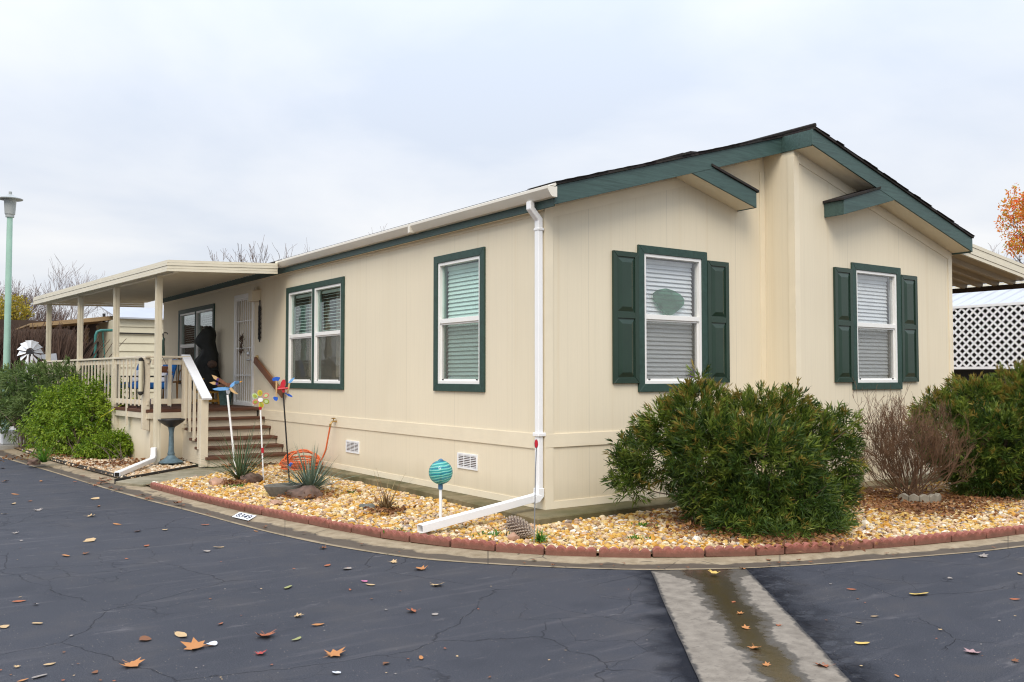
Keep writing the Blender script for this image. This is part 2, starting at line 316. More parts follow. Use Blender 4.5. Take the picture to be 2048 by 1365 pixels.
def kerbmat():
    m = NT('kerb_concrete'); v = m.obj(); u = m.uv(); s = m.n('ShaderNodeSeparateXYZ'); m.l(u, s.inputs[0])
    a = m.noise(v, 9, 5); b = m.noise(v, 2.2, 4); f = m.noise(v, 120, 2)
    c = m.mix(m.ramp(a, (.3, 0.), (.7, 1.)), (.22, .165, .10), (.36, .285, .19)); c = m.mix(m.math('MULTIPLY', m.ramp(b, (.5, 0.), (.75, 1.)), .5), c, (.14, .12, .07))
    c = m.mix(m.math('MULTIPLY', m.ramp(f, (.5, 0.), (.8, 1.)), .3), c, (.45, .38, .28))
    wet = m.ramp(m.math('ADD', s.outputs['Y'], m.math('MULTIPLY', m.math('SUBTRACT', m.noise(v, 3.2, 5), .5), .55)), (.50, 1.), (.57, 0.))
    wet = m.math('MULTIPLY', wet, m.ramp(m.math('ADD', s.outputs['Y'], m.math('MULTIPLY', m.noise(v, 1.2, 3), .2)), (.16, .0), (.24, 1.)))
    wet2 = m.ramp(s.outputs['X'], (.0, .75), (1, 1.))
    c = m.mix(m.math('MULTIPLY', wet, .86), c, (.060, .046, .036))
    jn = m.math('LESS_THAN', m.math('ABSOLUTE', m.math('SUBTRACT', m.math('FRACT', m.math('DIVIDE', s.outputs['X'], 2.4)), .5)), .0035)
    c = m.mix(m.math('MULTIPLY', jn, .45), c, (.03, .025, .02))
    ck = m.math('MULTIPLY', m.ramp(m.vor(v, 1.3, 'DISTANCE_TO_EDGE'), (.0, 1.), (.012, 0.)), m.ramp(b, (.5, 0.), (.56, 1.)))
    c = m.mix(m.math('MULTIPLY', ck, .8), c, (.03, .025, .02))
    m.done(m.bsdf(c, m.math('SUBTRACT', .88, m.math('MULTIPLY', wet, .22)), m.bump(m.math('ADD', a, m.math('MULTIPLY', f, .3)), .4, .008), 0, .25))
kerbmat()
def drainmat():
    m = NT('drain_concrete'); v = m.obj(); u = m.uv(); s = m.n('ShaderNodeSeparateXYZ'); m.l(u, s.inputs[0])
    a = m.noise(v, 11, 5); f = m.noise(v, 140, 2); e = m.noise(v, 3.0, 5, .6); e2 = m.noise(v, 14, 4, .6)
    c = m.mix(m.ramp(a, (.3, 0.), (.7, 1.)), (.165, .138, .108), (.275, .236, .188)); c = m.mix(m.math('MULTIPLY', m.ramp(f, (.45, 0.), (.8, 1.)), .4), c, (.16, .145, .13))
    y = m.math('ADD', s.outputs['Y'], m.math('ADD', m.math('MULTIPLY', m.math('SUBTRACT', e, .5), .34), m.math('MULTIPLY', m.math('SUBTRACT', e2, .5), .20)))
    near = m.ramp(s.outputs['X'], (.0, .34), (.045, .06), (.16, .0))
    w = m.math('ABSOLUTE', m.math('SUBTRACT', y, .57))
    wet = m.ramp(m.math('SUBTRACT', w, near), (.185, 1.), (.215, 0.)); alg = m.ramp(m.math('SUBTRACT', m.math('ABSOLUTE', m.math('SUBTRACT', y, .56)), 0), (.02, 1.), (.13, 0.))
    spots = m.math('MULTIPLY', m.ramp(m.noise(m.scale(v, 5, 14, 1, (0, 0, R(40))), 1, 3), (.66, 0.), (.70, 1.)), .5)
    core = m.ramp(m.math('SUBTRACT', w, m.math('MULTIPLY', near, .5)), (.10, 1.), (.165, 0.))
    c = m.mix(m.math('MULTIPLY', m.math('MAXIMUM', wet, spots), .80), c, (.052, .044, .034)); c = m.mix(m.math('MULTIPLY', core, .55), c, (.036, .027, .016)); c = m.mix(m.math('MULTIPLY', alg, .5), c, (.058, .037, .009))
    c = m.mix(m.math('MULTIPLY', m.ramp(m.noise(v, 45, 3), (.58, 0.), (.72, 1.)), .35), c, (.06, .05, .042))
    edge = m.math('SUBTRACT', .5, m.math('ABSOLUTE', m.math('SUBTRACT', s.outputs['Y'], .5))); c = m.mix(m.math('MULTIPLY', m.ramp(m.math('ADD', edge, m.math('MULTIPLY', m.math('SUBTRACT', e2, .5), .09)), (.012, 1.), (.035, 0.)), .85), c, (.028, .026, .026))
    m.done(m.bsdf(c, m.math('SUBTRACT', m.math('SUBTRACT', .88, m.math('MULTIPLY', wet, .30)), m.math('MULTIPLY', core, .42)), m.bump(m.math('MULTIPLY', m.math('ADD', a, m.math('MULTIPLY', f, .4)), m.math('SUBTRACT', 1.0, m.math('MULTIPLY', core, .7))), .4, .008), 0, .4))
drainmat()
def slabmat(name, c1, c2, moss):
    m = NT(name); v = m.obj(); a = m.noise(v, 7, 5); b = m.noise(v, 1.6, 4); f = m.noise(v, 90, 2)
    c = m.mix(m.ramp(a, (.3, 0.), (.7, 1.)), c1, c2); c = m.mix(m.math('MULTIPLY', m.ramp(b, (.40, 0.), (.62, 1.)), moss), c, (.060, .060, .018)); c = m.mix(m.math('MULTIPLY', m.ramp(f, (.5, 0.), (.8, 1.)), .25), c, c2)
    m.done(m.bsdf(c, .85, m.bump(m.math('ADD', a, m.math('MULTIPLY', f, .3)), .35, .008), 0, .3))
slabmat('slab_mossy', (.16, .125, .065), (.26, .21, .12), .75); slabmat('path_concrete', (.22, .19, .125), (.32, .28, .20), .45); slabmat('drive_concrete', (.36, .34, .31), (.46, .44, .41), .1)
def brickm():
    m = NT('edging_red'); v = m.obj(); g = m.n('ShaderNodeObjectInfo'); a = m.noise(v, 14, 5); f = m.noise(v, 90, 3)
    c = m.mix(m.ramp(a, (.3, 0.), (.7, 1.)), (.235, .075, .055), (.36, .135, .10)); c = m.mix(m.math('MULTIPLY', g.outputs['Random'], .4), c, (.25, .11, .085))
    c = m.mix(m.math('MULTIPLY', m.ramp(f, (.5, 0.), (.75, 1.)), .35), c, (.42, .22, .17))
    s = m.n('ShaderNodeSeparateXYZ'); m.l(v, s.inputs[0]); d = m.ramp(m.math('ADD', s.outputs['Z'], m.math('MULTIPLY', a, .06)), (.085, 1.), (.12, 0.)); c = m.mix(m.math('MULTIPLY', d, .55), c, (.10, .07, .045))
    m.done(m.bsdf(c, .88, m.bump(m.math('ADD', a, f), .4, .006), 0, .25))
brickm()
def soil():
    m = NT('gravel_soil'); v = m.obj(); c = m.vor(v, 30, out='Color'); s = m.n('ShaderNodeSeparateXYZ'); m.l(c, s.inputs[0]); e = m.vor(v, 30)
    cc = m.ramp(s.outputs['X'], (0, (.20, .12, .05)), (.4, (.42, .27, .12)), (.7, (.5, .38, .24)), (1, (.24, .15, .07)))
    cc = m.mix(m.ramp(e, (.3, 0.), (.75, 1.)), cc, (.07, .04, .02))
    m.done(m.bsdf(cc, .9, m.bump(e, -.8, .02), 0, .2))
soil()
def stonemat(name, stops):
    m = NT(name); g = m.n('ShaderNodeNewGeometry'); c = m.ramp(g.outputs['Random Per Island'], *stops, mode='CONSTANT'); v = m.obj(); a = m.noise(v, 55, 3)
    c = m.mix(m.math('MULTIPLY', m.ramp(a, (.4, 0.), (.75, 1.)), .45), c, m.mix(.6, c, (.25, .12, .04)))
    m.done(m.bsdf(c, .6, m.bump(a, .3, .005), 0, .35))
stonemat('gravel_gold', ((0, (.55, .33, .07)), (.17, (.62, .44, .17)), (.32, (.68, .56, .36)), (.44, (.52, .35, .22)), (.55, (.52, .26, .035)), (.70, (.62, .46, .28)), (.80, (.76, .69, .57)), (.86, (.36, .22, .11)), (.94, (.26, .20, .16))))
stonemat('gravel_pink', ((0, (.54, .38, .23)), (.2, (.60, .48, .32)), (.4, (.66, .57, .43)), (.6, (.46, .31, .18)), (.75, (.40, .25, .12)), (.88, (.60, .53, .43))))
def groundm():
    m = NT('ground_earth'); v = m.obj(); a = m.noise(v, 1.5, 5); c = m.mix(a, (.07, .055, .03), (.13, .10, .06)); m.done(m.bsdf(c, .95, m.bump(a, .4, .03), 0, .2))
groundm()

# ------------------------------------------------------------------ mesh helpers
class MB:
    def __init__(s): s.v = []; s.f = []; s.m = []
    def add(s, vs, fs, m=0):
        o = len(s.v); s.v += [tuple(v) for v in vs]; s.f += [tuple(i+o for i in f) for f in fs]; s.m += [m]*len(fs); return s
    def box(s, x0, y0, z0, x1, y1, z1, m=0):
        return s.add([(x0,y0,z0),(x1,y0,z0),(x1,y1,z0),(x0,y1,z0),(x0,y0,z1),(x1,y0,z1),(x1,y1,z1),(x0,y1,z1)],
              [(0,3,2,1),(4,5,6,7),(0,1,5,4),(1,2,6,5),(2,3,7,6),(3,0,4,7)], m)
    def beam(s, p, q, w, h, up=(0,0,1), m=0):
        p, q = Vector(p), Vector(q); d = (q-p).normalized(); x = d.cross(Vector(up)).normalized(); y = x.cross(d).normalized()
        vs = [c + x*(sx*w/2) + y*(sy*h/2) for c in (p, q) for sx, sy in ((-1,-1),(1,-1),(1,1),(-1,1))]
        return s.add(vs, [(0,1,2,3),(7,6,5,4),(0,4,5,1),(1,5,6,2),(2,6,7,3),(3,7,4,0)], m)
    def extrude(s, poly, vec, m=0):
        n = len(poly); vec = Vector(vec); vs = [Vector(p) for p in poly] + [Vector(p)+vec for p in poly]
        return s.add(vs, [tuple(range(n)), tuple(range(2*n-1, n-1, -1))] + [(i, (i+1) % n, n+(i+1) % n, n+i) for i in range(n)], m)
    def tube(s, pts, r, n=8, m=0, caps=True):
        pts = [Vector(p) for p in pts]; rs = r if isinstance(r, (list, tuple)) else [r]*len(pts)
        o = len(s.v); u = None
        for i, p in enumerate(pts):
            t = (pts[min(i+1, len(pts)-1)] - pts[max(i-1, 0)])
            t = t.normalized() if t.length > 1e-9 else Vector((0,0,1))
            if u is None: u = t.orthogonal().normalized()
            else:
                u = u - t*u.dot(t); u = u.normalized() if u.length > 1e-6 else t.orthogonal().normalized()
            w = t.cross(u)
            for k in range(n):
                a = 2*math.pi*k/n; s.v.append(tuple(p + (u*math.cos(a) + w*math.sin(a))*rs[i]))
        for i in range(len(pts)-1):
            for k in range(n):
                s.f.append((o+i*n+k, o+i*n+(k+1) % n, o+(i+1)*n+(k+1) % n, o+(i+1)*n+k)); s.m.append(m)
        if caps and n > 2:
            s.f.append(tuple(o+k for k in reversed(range(n)))); s.m.append(m); e = o+(len(pts)-1)*n; s.f.append(tuple(e+k for k in range(n))); s.m.append(m)
        return s
    def lathe(s, prof, c=(0,0,0), n=24, m=0, sx=1, sy=1):
        o = len(s.v)
        for r, z in prof:
            for k in range(n):
                a = 2*math.pi*k/n; s.v.append((c[0]+r*sx*math.cos(a), c[1]+r*sy*math.sin(a), c[2]+z))
        for i in range(len(prof)-1):
            for k in range(n):
                s.f.append((o+i*n+k, o+i*n+(k+1) % n, o+(i+1)*n+(k+1) % n, o+(i+1)*n+k)); s.m.append(m)
        s.f.append(tuple(o+k for k in reversed(range(n)))); s.m.append(m); e = o+(len(prof)-1)*n; s.f.append(tuple(e+k for k in range(n))); s.m.append(m)
        return s
    def plate(s, pix, P, th, m=0, n=None):
        """a flat cut-out piece of real size and thickness standing in the upright plane through P"""
        n = n or hf; pts = [on_plane(x, y, P, n) for x, y in pix]; return s.extrude([p - n*(th/2) for p in pts], n*th, m)
    def build(s, name, mats, parent=None, origin=None, smooth=None, bevel=0, recalc=True):
        if isinstance(mats, str): mats = [mats]
        o = Vector((0,0,0)); q = parent
        while q is not None: o += q.location; q = q.parent
        loc = Vector((0,0,0)) if parent is not None or origin is None else Vector(origin)
        base = o + loc
        me = bpy.data.meshes.new(name); me.from_pydata([(x-base.x, y-base.y, z-base.z) for x, y, z in s.v], [], s.f)
        for k in mats: me.materials.append(MATS[k])
        if len(mats) > 1: me.polygons.foreach_set('material_index', s.m)
        if recalc:
            bm = bmesh.new(); bm.from_mesh(me); bmesh.ops.recalc_face_normals(bm, faces=bm.faces); bm.to_mesh(me); bm.free()
        if smooth is not None:
            me.polygons.foreach_set('use_smooth', [True]*len(me.polygons)); me.set_sharp_from_angle(angle=R(smooth))
        ob = bpy.data.objects.new(name, me); ob.location = loc; col.objects.link(ob)
        if parent is not None: ob.parent = parent
        if bevel:
            b = ob.modifiers.new('bevel', 'BEVEL'); b.width = bevel; b.segments = 1; b.limit_method = 'ANGLE'; b.angle_limit = R(40)
        me.update(); return ob

def tag(o, label, cat, group=None, kind=None):
    if label: o['label'] = label
    if cat: o['category'] = cat
    if group: o['group'] = group
    if kind: o['kind'] = kind
    return o
def thing(name, label, cat, loc, group=None):
    o = bpy.data.objects.new(name, None); col.objects.link(o); o.location = loc; o.empty_display_size = .2; return tag(o, label, cat, group)
def struct(o, kind='structure'): o['kind'] = kind; return o

# ================================================================== SETTING
gm = MB().add([(-900,-900,-.06),(900,-900,-.06),(900,900,-.06),(-900,900,-.06)], [(0,1,2,3)]).build('ground', 'ground_earth', recalc=False); struct(gm)
struct(MB().add([(-60,-50,0),(60,-50,0),(60,70,0),(-60,70,0)], [(0,1,2,3)]).build('road', 'asphalt', recalc=False))

A_px = [(-60,898),(0,915),(100,943),(200,975),(255,990),(309,1006),(375,1021),(473,1049),(569,1073),(660,1092),(760,1108),(850,1120),(1000,1130),(1150,1137),(1300,1141),(1480,1138),(1650,1128.5),(1800,1117),(1950,1105),(2048,1093.7),(2150,1081)]
B_px = [(-60,868),(0,889),(100,925),(180,944),(230,958),(290,974),(419,1009),(520,1031),(610,1048.7),(700,1066),(760,1079),(850,1091),(1000,1107),(1100,1113),(1200,1116.5),(1300,1118.5),(1480,1116),(1650,1107),(1800,1095),(1950,1082),(2048,1068.6),(2150,1054)]
KZ = .024
xs = list(range(-60, 2151, 26))
Apts = [at_z(x, np.interp(x, *zip(*A_px)), .004) for x in xs]; Bpts = [at_z(x, np.interp(x, *zip(*B_px)), KZ) for x in xs]
def smooth_pts(P, it=3):
    for _ in range(it): P = [P[0]] + [(P[i-1]+P[i]*2+P[i+1])/4 for i in range(1, len(P)-1)] + [P[-1]]
    return P
Apts, Bpts = smooth_pts(Apts), smooth_pts(Bpts)
Apts = [Vector((-6.5,45,.004)), Vector((-4.7,24,.004))] + Apts + [Vector((5.5,-4.05,.004)), Vector((12,-4.9,.004)), Vector((45,-8,.004))]
Bpts = [Vector((-6.1,45,KZ)), Vector((-4.25,24,KZ))] + Bpts + [Vector((5.5,-3.72,KZ)), Vector((12,-4.5,KZ)), Vector((45,-7.6,KZ))]
# kerb: gutter pan, rounded rise, flat top running under the edging
prof = [(0, 0.0045), (.2, .0045), (.45, .005), (.56, .009), (.68, .016), (.82, .022), (1.0, KZ), (1.3, KZ)]
mbk = MB(); acc = 0; uvs = []
for i, (a, b) in enumerate(zip(Apts, Bpts)):
    if i: acc += (Apts[i]-Apts[i-1]).length
    n = Vector((b.x-a.x, b.y-a.y, 0)); w = n.length
    if i not in (0, 1) and False: pass
    for t, z in prof: mbk.v.append((a.x+n.x*t, a.y+n.y*t, max(z, .0045))); uvs.append((acc, t))
np_ = len(prof)
for i in range(len(Apts)-1):
    for k in range(np_-1): mbk.f.append((i*np_+k, (i+1)*np_+k, (i+1)*np_+k+1, i*np_+k+1)); mbk.m.append(0)
kerb = struct(mbk.build('kerb', 'kerb_concrete', smooth=50, recalc=False))
uvl = kerb.data.uv_layers.new(name='UVMap')
for lp in kerb.data.loops: uvl.data[lp.index].uv = uvs[lp.vertex_index]
# planting bed sheet behind the kerb (whole lot)
BZ = .052
lot = [Vector((b.x, b.y, BZ)) for b in Bpts]
def inset(i):
    a, b = Apts[i], Bpts[i]; n = Vector((b.x-a.x, b.y-a.y, 0)).normalized(); return Vector((b.x+n.x*.06, b.y+n.y*.06, BZ))
lot = [inset(i) for i in range(len(Bpts))]
mbl = MB(); far = [Vector((45, 45, BZ))]
mbl.add([*lot, *far], [tuple(range(len(lot)+1))]); struct(mbl.build('gravel_bed', 'gravel_soil', recalc=False))

# drainage channel across the road
ds = MB(); duv = []; dl0, dr0 = Vector((-.80,-2.40,0)), Vector((-.13,-2.80,0)); dd = Vector((-.629,-.777,0))
for i in range(40):
    t = i*.25
    for k in range(9):
        v = k/8; p = dl0.lerp(dr0, v) + dd*t + (dr0-dl0)*(random.uniform(-.007,.007) if k in (0, 8) else 0); ds.v.append((p.x, p.y, .008+.004*(1-abs(2*v-1))*0)); duv.append((t/9.75, v))
for i in range(39):
    for k in range(8): ds.f.append((i*9+k, (i+1)*9+k, (i+1)*9+k+1, i*9+k+1)); ds.m.append(0)
dr = struct(ds.build('drainage_channel', 'drain_concrete', recalc=False)); uvl = dr.data.uv_layers.new(name='UVMap')
for lp in dr.data.loops: uvl.data[lp.index].uv = duv[lp.vertex_index]

# concrete walk from kerb to the steps, drive slab further along
path_poly = [(-3.0,6.05),(-1.31,7.55),(-1.2,8.3),(.0,8.3),(.0,7.05),(-1.1,6.55),(-1.76,6.06),(-2.77,5.44)]
struct(MB().extrude([Vector((x, y, .0)) for x, y in path_poly], (0,0,.058)).build('path', 'path_concrete', bevel=.008))
drv = [(-4.0,13.7),(-2.6,13.9),(-2.4,16.8),(2.5,17.2),(2.5,22),(-4.6,22)]
struct(MB().extrude([Vector((x, y, .0)) for x, y in drv], (0,0,.09)).build('driveway', 'drive_concrete'))

# ------------------------------------------------------------------ gravel stones (uncountable)
def in_poly(P, poly):
    x, y = P[:, 0], P[:, 1]; c = np.zeros(len(P), bool); j = len(poly)-1
    for i in range(len(poly)):
        xi, yi = poly[i]; xj, yj = poly[j]
        c ^= ((yi > y) != (yj > y)) & (x < (xj-xi)*(y-yi)/(yj-yi+1e-12)+xi); j = i
    return c
ico = bmesh.new(); bmesh.ops.create_icosphere(ico, subdivisions=1, radius=1); IV = np.array([v.co[:] for v in ico.verts]); IF = np.array([[v.index for v in f.verts] for f in ico.faces]); ico.free()
rng = np.random.default_rng(3)
def stones(name, poly, holes, step, rad, mat, zb, label, cat):
    xs_, ys_ = [p[0] for p in poly], [p[1] for p in poly]
    gx, gy = np.meshgrid(np.arange(min(xs_), max(xs_), step), np.arange(min(ys_), max(ys_), step)); P = np.stack([gx.ravel(), gy.ravel()], 1)
    P = P + rng.uniform(-.55, .55, P.shape)*step; k = in_poly(P, poly)
    for h in holes: k &= ~in_poly(P, h)
    P = P[k]; n = len(P); r = rad*rng.choice([.55,.8,1.,1.2,1.55], n, p=[.22,.28,.25,.17,.08])*rng.uniform(.85,1.15,n)
    S = np.stack([r*rng.uniform(.8, 1.5, n), r*rng.uniform(.7, 1.1, n), r*rng.uniform(.5, .85, n)], 1)
    V_ = IV[None]*(1+rng.uniform(-.22, .22, (n, len(IV), 1)))*S[:, None]
    a = rng.uniform(0, 6.28, n); t = rng.uniform(-.5, .5, n); ct, st = np.cos(t), np.sin(t)
    x, z = V_[..., 0]*ct[:, None]-V_[..., 2]*st[:, None], V_[..., 0]*st[:, None]+V_[..., 2]*ct[:, None]
    y = V_[..., 1]; ca, sa = np.cos(a)[:, None], np.sin(a)[:, None]
    W = np.stack([x*ca-y*sa+P[:, 0:1], x*sa+y*ca+P[:, 1:2], z+zb+(S[:, 2]*rng.uniform(.1, .8, n))[:, None]], -1).reshape(-1, 3)
    F = (IF[None]+(np.arange(n)*len(IV))[:, None, None]).reshape(-1, 3)
    return fast_mesh(name, W, F, [mat], None, tag_=(label, cat, None, 'stuff'))
def fast_mesh(name, W, F, mats, parent=None, mi=None, smooth=False, tag_=None, origin=None):
    o = Vector((0,0,0)); q = parent
    while q is not None: o += q.location; q = q.parent
    if origin is not None: o += Vector(origin)
    W = np.asarray(W, float) - np.array(o[:]); F = np.asarray(F); k = F.shape[1]
    me = bpy.data.meshes.new(name); me.vertices.add(len(W)); me.vertices.foreach_set('co', W.ravel().astype(np.float32))
    me.loops.add(F.size); me.loops.foreach_set('vertex_index', F.ravel().astype(np.int32)); me.polygons.add(len(F))
    me.polygons.foreach_set('loop_start', (np.arange(len(F))*k).astype(np.int32))
    for m_ in mats: me.materials.append(MATS[m_])
    if mi is not None: me.polygons.foreach_set('material_index', np.asarray(mi, np.int32))
    me.update(calc_edges=True); me.validate()
    me.polygons.foreach_set('use_smooth', [smooth]*len(me.polygons))
    ob = bpy.data.objects.new(name, me); col.objects.link(ob)
    if parent is not None: ob.parent = parent
    elif origin is not None: ob.location = origin
    if tag_: tag(ob, *tag_)
    return ob
edge_in = [(p.x, p.y) for p in [inset(i) + (Vector((Bpts[i].x-Apts[i].x, Bpts[i].y-Apts[i].y, 0)).normalized())*.03 for i in range(len(Bpts))]]
main_edge = [p for p in edge_in if p[1] < 5.4 and p[0] < 7.5]
slab_front = [(7.2,-.75),(3.35,-.78),(3.35,-.31),(-.30,-.31),(-.30,7.1)]
bed_poly = main_edge + [(8.5,-1.5),(8.0,-.4)] + slab_front + [(-1.12,6.5),(-1.76,6.02),(-2.6,5.5)]
stones('gravel', bed_poly, [], .037, .0222, 'gravel_gold', BZ, 'golden cream crushed stone gravel filling the curved bed inside the red edging', 'gravel')
left_edge = [p for p in edge_in if 6.1 < p[1] < 13.6]
bed2 = left_edge + [(-1.38,7.62),(-1.38,8.55),(-1.95,8.6),(-2.35,13.6)]
bed2 = [p for p in left_edge] + [(-2.93,6.15),(-1.40,7.62),(-1.40,8.55),(-1.95,8.6),(-2.3,13.4)]
stones('gravel', bed2, [], .042, .023, 'gravel_pink', BZ, 'pinkish tan gravel in the bed in front of the porch beside the walk', 'gravel')

# ================================================================== HOUSE
LY = 15.35; XR = 3.62; XE = 7.33; DF = .467; ZB = .13; ZRID = 4.61
def zroofL(x): return 4.61 - .2905*(XR - x)      # top of the fascia line, left slope
def zroofR(x): return 4.61 - .2725*(x - XR)
house = thing('mobile_home', 'cream manufactured home with dark green trim, shutters and low gable roof on the corner lot', 'house', (0,0,0))

def wall_rects(u0, u1, z0, z1, holes):
    us = sorted({u0, u1, *[h[0] for h in holes], *[h[1] for h in holes]}); zs = sorted({z0, z1, *[h[2] for h in holes], *[h[3] for h in holes]})
    for a, b in zip(us[:-1], us[1:]):
        for c, d_ in zip(zs[:-1], zs[1:]):
            if not any(h[0] <= (a+b)/2 <= h[1] and h[2] <= (c+d_)/2 <= h[3] for h in holes): yield a, b, c, d_
# window openings (along-wall, z)
TW = .092
W1 = (4.985, 7.296, 1.335, 3.06); W2 = (1.142, 2.298, 1.357, 3.064); W3 = (1.344, 2.496, 1.362, 3.066); W4 = (4.80, 5.95, 1.362, 3.066); W5 = (11.30, 13.95, 1.36, 3.06)
DOOR = (8.93, 9.98, .98, 3.10)
def hole(w, t=TW-.012): return (w[0]+t, w[1]-t, w[2]+t, w[3]-t)
ZT = 3.46
long_wall = MB()
for a, b, c, d_ in wall_rects(0, LY, ZB, ZT, [hole(W1), hole(W2), hole(W5), DOOR]): long_wall.add([(0,a,c),(0,b,c),(0,b,d_),(0,a,d_)], [(0,1,2,3)])
# end and rear walls
long_wall.add([(0,LY,ZB),(XE,LY,ZB),(XE,LY,ZT),(XR,LY,4.45),(0,LY,ZT)], [(0,1,2,3,4)])
long_wall.build('wall', 'wall_cream', house, recalc=False)
gw = MB()
ZS = 3.30
for a, b, c, d_ in wall_rects(0, XR, ZB, ZS, [hole(W3)]): gw.add([(a,0,c),(b,0,c),(b,0,d_),(a,0,d_)], [(0,1,2,3)])
gw.add([(0,0,ZS),(XR,0,ZS),(XR,0,zroofL(XR)-.06),(0,0,zroofL(0)-.06)], [(0,1,2,3)])
gw.build('wall', 'wall_cream', house, recalc=False)
gw = MB()
for a, b, c, d_ in wall_rects(XR, XE, ZB, ZS, [hole(W4)]): gw.add([(a,-DF,c),(b,-DF,c),(b,-DF,d_),(a,-DF,d_)], [(0,1,2,3)])
gw.add([(XR,-DF,ZS),(XE,-DF,ZS),(XE,-DF,zroofR(XE)-.06),(XR,-DF,zroofR(XR)-.06)], [(0,1,2,3)])
gw.add([(XR,-DF,ZB),(XR,0,ZB),(XR,0,4.56),(XR,-DF,4.56)], [(0,1,2,3)]); gw.add([(XE,-DF,ZB),(XE,LY,ZB),(XE,LY,ZT),(XE,-DF,ZT)], [(0,1,2,3)])
gw.build('wall', 'wall_cream', house, recalc=False)

# boards on the walls: corner boards, belt, base, frieze
tb = MB(); e = .014
def bx_long(y0, y1, z0, z1, t=e): tb.box(-t, y0, z0, .01, y1, z1)
def bx_gab(x0, x1, z0, z1, y=0., t=e): tb.box(x0, y-t, z0, x1, y+.01, z1)
bx_long(.10, 8.58, .765, .925); bx_long(.10, 8.3, ZB, .205, .011)
bx_long(-.0005, .10, .925, ZT-.05, .011); bx_long(-.0005, .10, ZB, .78, .011)
bx_gab(-.0125, .10, .925, 3.42, t=.0125); bx_gab(-.0125, .10, ZB, .785, t=.0125); bx_gab(-.0155, XR, .785, .925, t=.0155); bx_gab(.10, XR, ZB, .21, t=.011)
bx_gab(XR-.012, XR+.09, ZB, 4.34, -DF, .012); bx_gab(XE-.09, XE+.012, ZB, 3.40, -DF, .012); bx_gab(XR+.09, XE-.09, .785, .925, -DF, .0145); bx_gab(XR+.09, XE-.09, ZB, .21, -DF, .011)
tb.box(XR-.0118, -DF+.0105, ZB, XR+.005, -DF+.09, 4.34); bx_gab(XR-.10, XR-.002, .925, 4.20, 0, .010)
tb.build('corner_boards', 'trim_cream', house)
fr = MB(); bx = [(0.1, XR-.1, zroofL, 0.), (XR+.09, XE-.09, zroofR, -DF)]
for x0, x1, zf, y in bx:
    fr.extrude([(x0, y+.005, zf(x0)-.33), (x1, y+.005, zf(x1)-.33), (x1, y+.005, zf(x1)-.215), (x0, y+.005, zf(x0)-.215)], (0, -.015, 0))
fr.box(-.011, .10, 3.285, .005, LY, ZT-.03)
fr.build('frieze_board', 'trim_cream', house)

# roof deck + shingles
OH = .30; YB = LY+.3
roof = MB(); th = .030
def slope_slab(p0, p1, p2, p3, t): roof.extrude([p0, p1, p2, p3], (0,0,t))
xl, xr = -.105, 7.405
slope_slab((xl,-OH-.02,zroofL(xl)+.002), (XR,-OH-.02,zroofL(XR)+.002), (XR,YB,zroofL(XR)+.002), (xl,YB,zroofL(xl)+.002), th)
slope_slab((XR+.0,-OH-DF-.02,zroofR(XR)+.003), (xr,-OH-DF-.02,zroofR(xr)+.003), (xr,YB,zroofR(xr)+.003), (XR,YB,zroofR(XR)+.003), th)
roof.add([(XR-.012,-OH-DF-.03,4.605),(XR-.012,-OH-.02,4.605),(XR-.012,-OH-.02,4.665),(XR-.012,-OH-DF-.03,4.665)], [(0,1,2,3)])
# shingle butts stepping up the rakes, curled edges
rr = random.Random(5)
def courses(x0, x1, zf, y0, sgn):
    n = int(abs(x1-x0)/.142)
    for i in range(n):
        a = x0+(x1-x0)*i/n; b = x0+(x1-x0)*(i+1.06)/n
        lo, hi = (a, b)
        z0 = zf(a)+th+.004; z1 = zf(b)+th+.004; k = rr.uniform(.003, .010); yo = rr.uniform(.0, .02)
        if abs(a-1.85) < .16 and sgn > 0: k += .028
        roof.extrude([(lo, y0-.022-yo, z0), (hi, y0-.022-yo, z1), (hi, y0-.022-yo, z1+.002), (lo, y0-.022-yo, z0+k)], (0, .5, 0))
courses(xl-.01, XR, zroofL, -OH, 1); courses(xr+.012, XR, zroofR, -OH-DF, -1)
roof.tube([(XR, -OH-DF-.03, 4.66), (XR, YB, 4.66)], .024, 6)
rf = roof.build('roof', 'shingle', house)

# soffits
so = MB()
def quad_slab(pts, t): so.extrude(pts, (0,0,t))
quad_slab([(-.08,-OH+.02,zroofL(-.08)-.195),(XR-.01,-OH+.02,zroofL(XR)-.195),(XR-.01,.0,zroofL(XR)-.195),(-.08,.0,zroofL(-.08)-.195)], .02)
quad_slab([(XR+.02,-OH-DF+.02,zroofR(XR)-.195),(7.39,-OH-DF+.02,zroofR(7.39)-.195),(7.39,-DF,zroofR(7.39)-.195),(XR+.02,-DF,zroofR(XR)-.195)], .02)
so.box(-.08, 0, 3.325, 0, LY, 3.34); so.box(XE, -DF, 3.36, 7.395, LY, 3.375)
so.build('soffit', 'trim_cream', house)

# green fascias
fa = MB(); ft = .022; FH = .20
def rake(x0, x1, zf, y, h=FH): fa.extrude([(x0, y, zf(x0)-h), (x1, y, zf(x1)-h), (x1, y, zf(x1)), (x0, y, zf(x0))], (0, ft, 0))
rake(-.10, XR-.022, zroofL, -OH)
rake(XR-.022+.0, 7.40, zroofR, -OH-DF)
fa.box(XR-.022, -OH-DF+ft+.001, 4.61-FH-.004, XR, -OH+ft, 4.608)          # return facing the left side
fa.build('rake_fascia', 'green_fascia', house, bevel=.003)
fb = MB(); fb.box(-.10, -OH+ft+.001, 3.315, -.08, YB, zroofL(-.09)-.004); fb.box(7.375, -OH-DF+ft+.001, 3.37, 7.398, YB, zroofR(7.39)-.004)
fb.build('eave_fascia', 'green_fascia', house, bevel=.003)

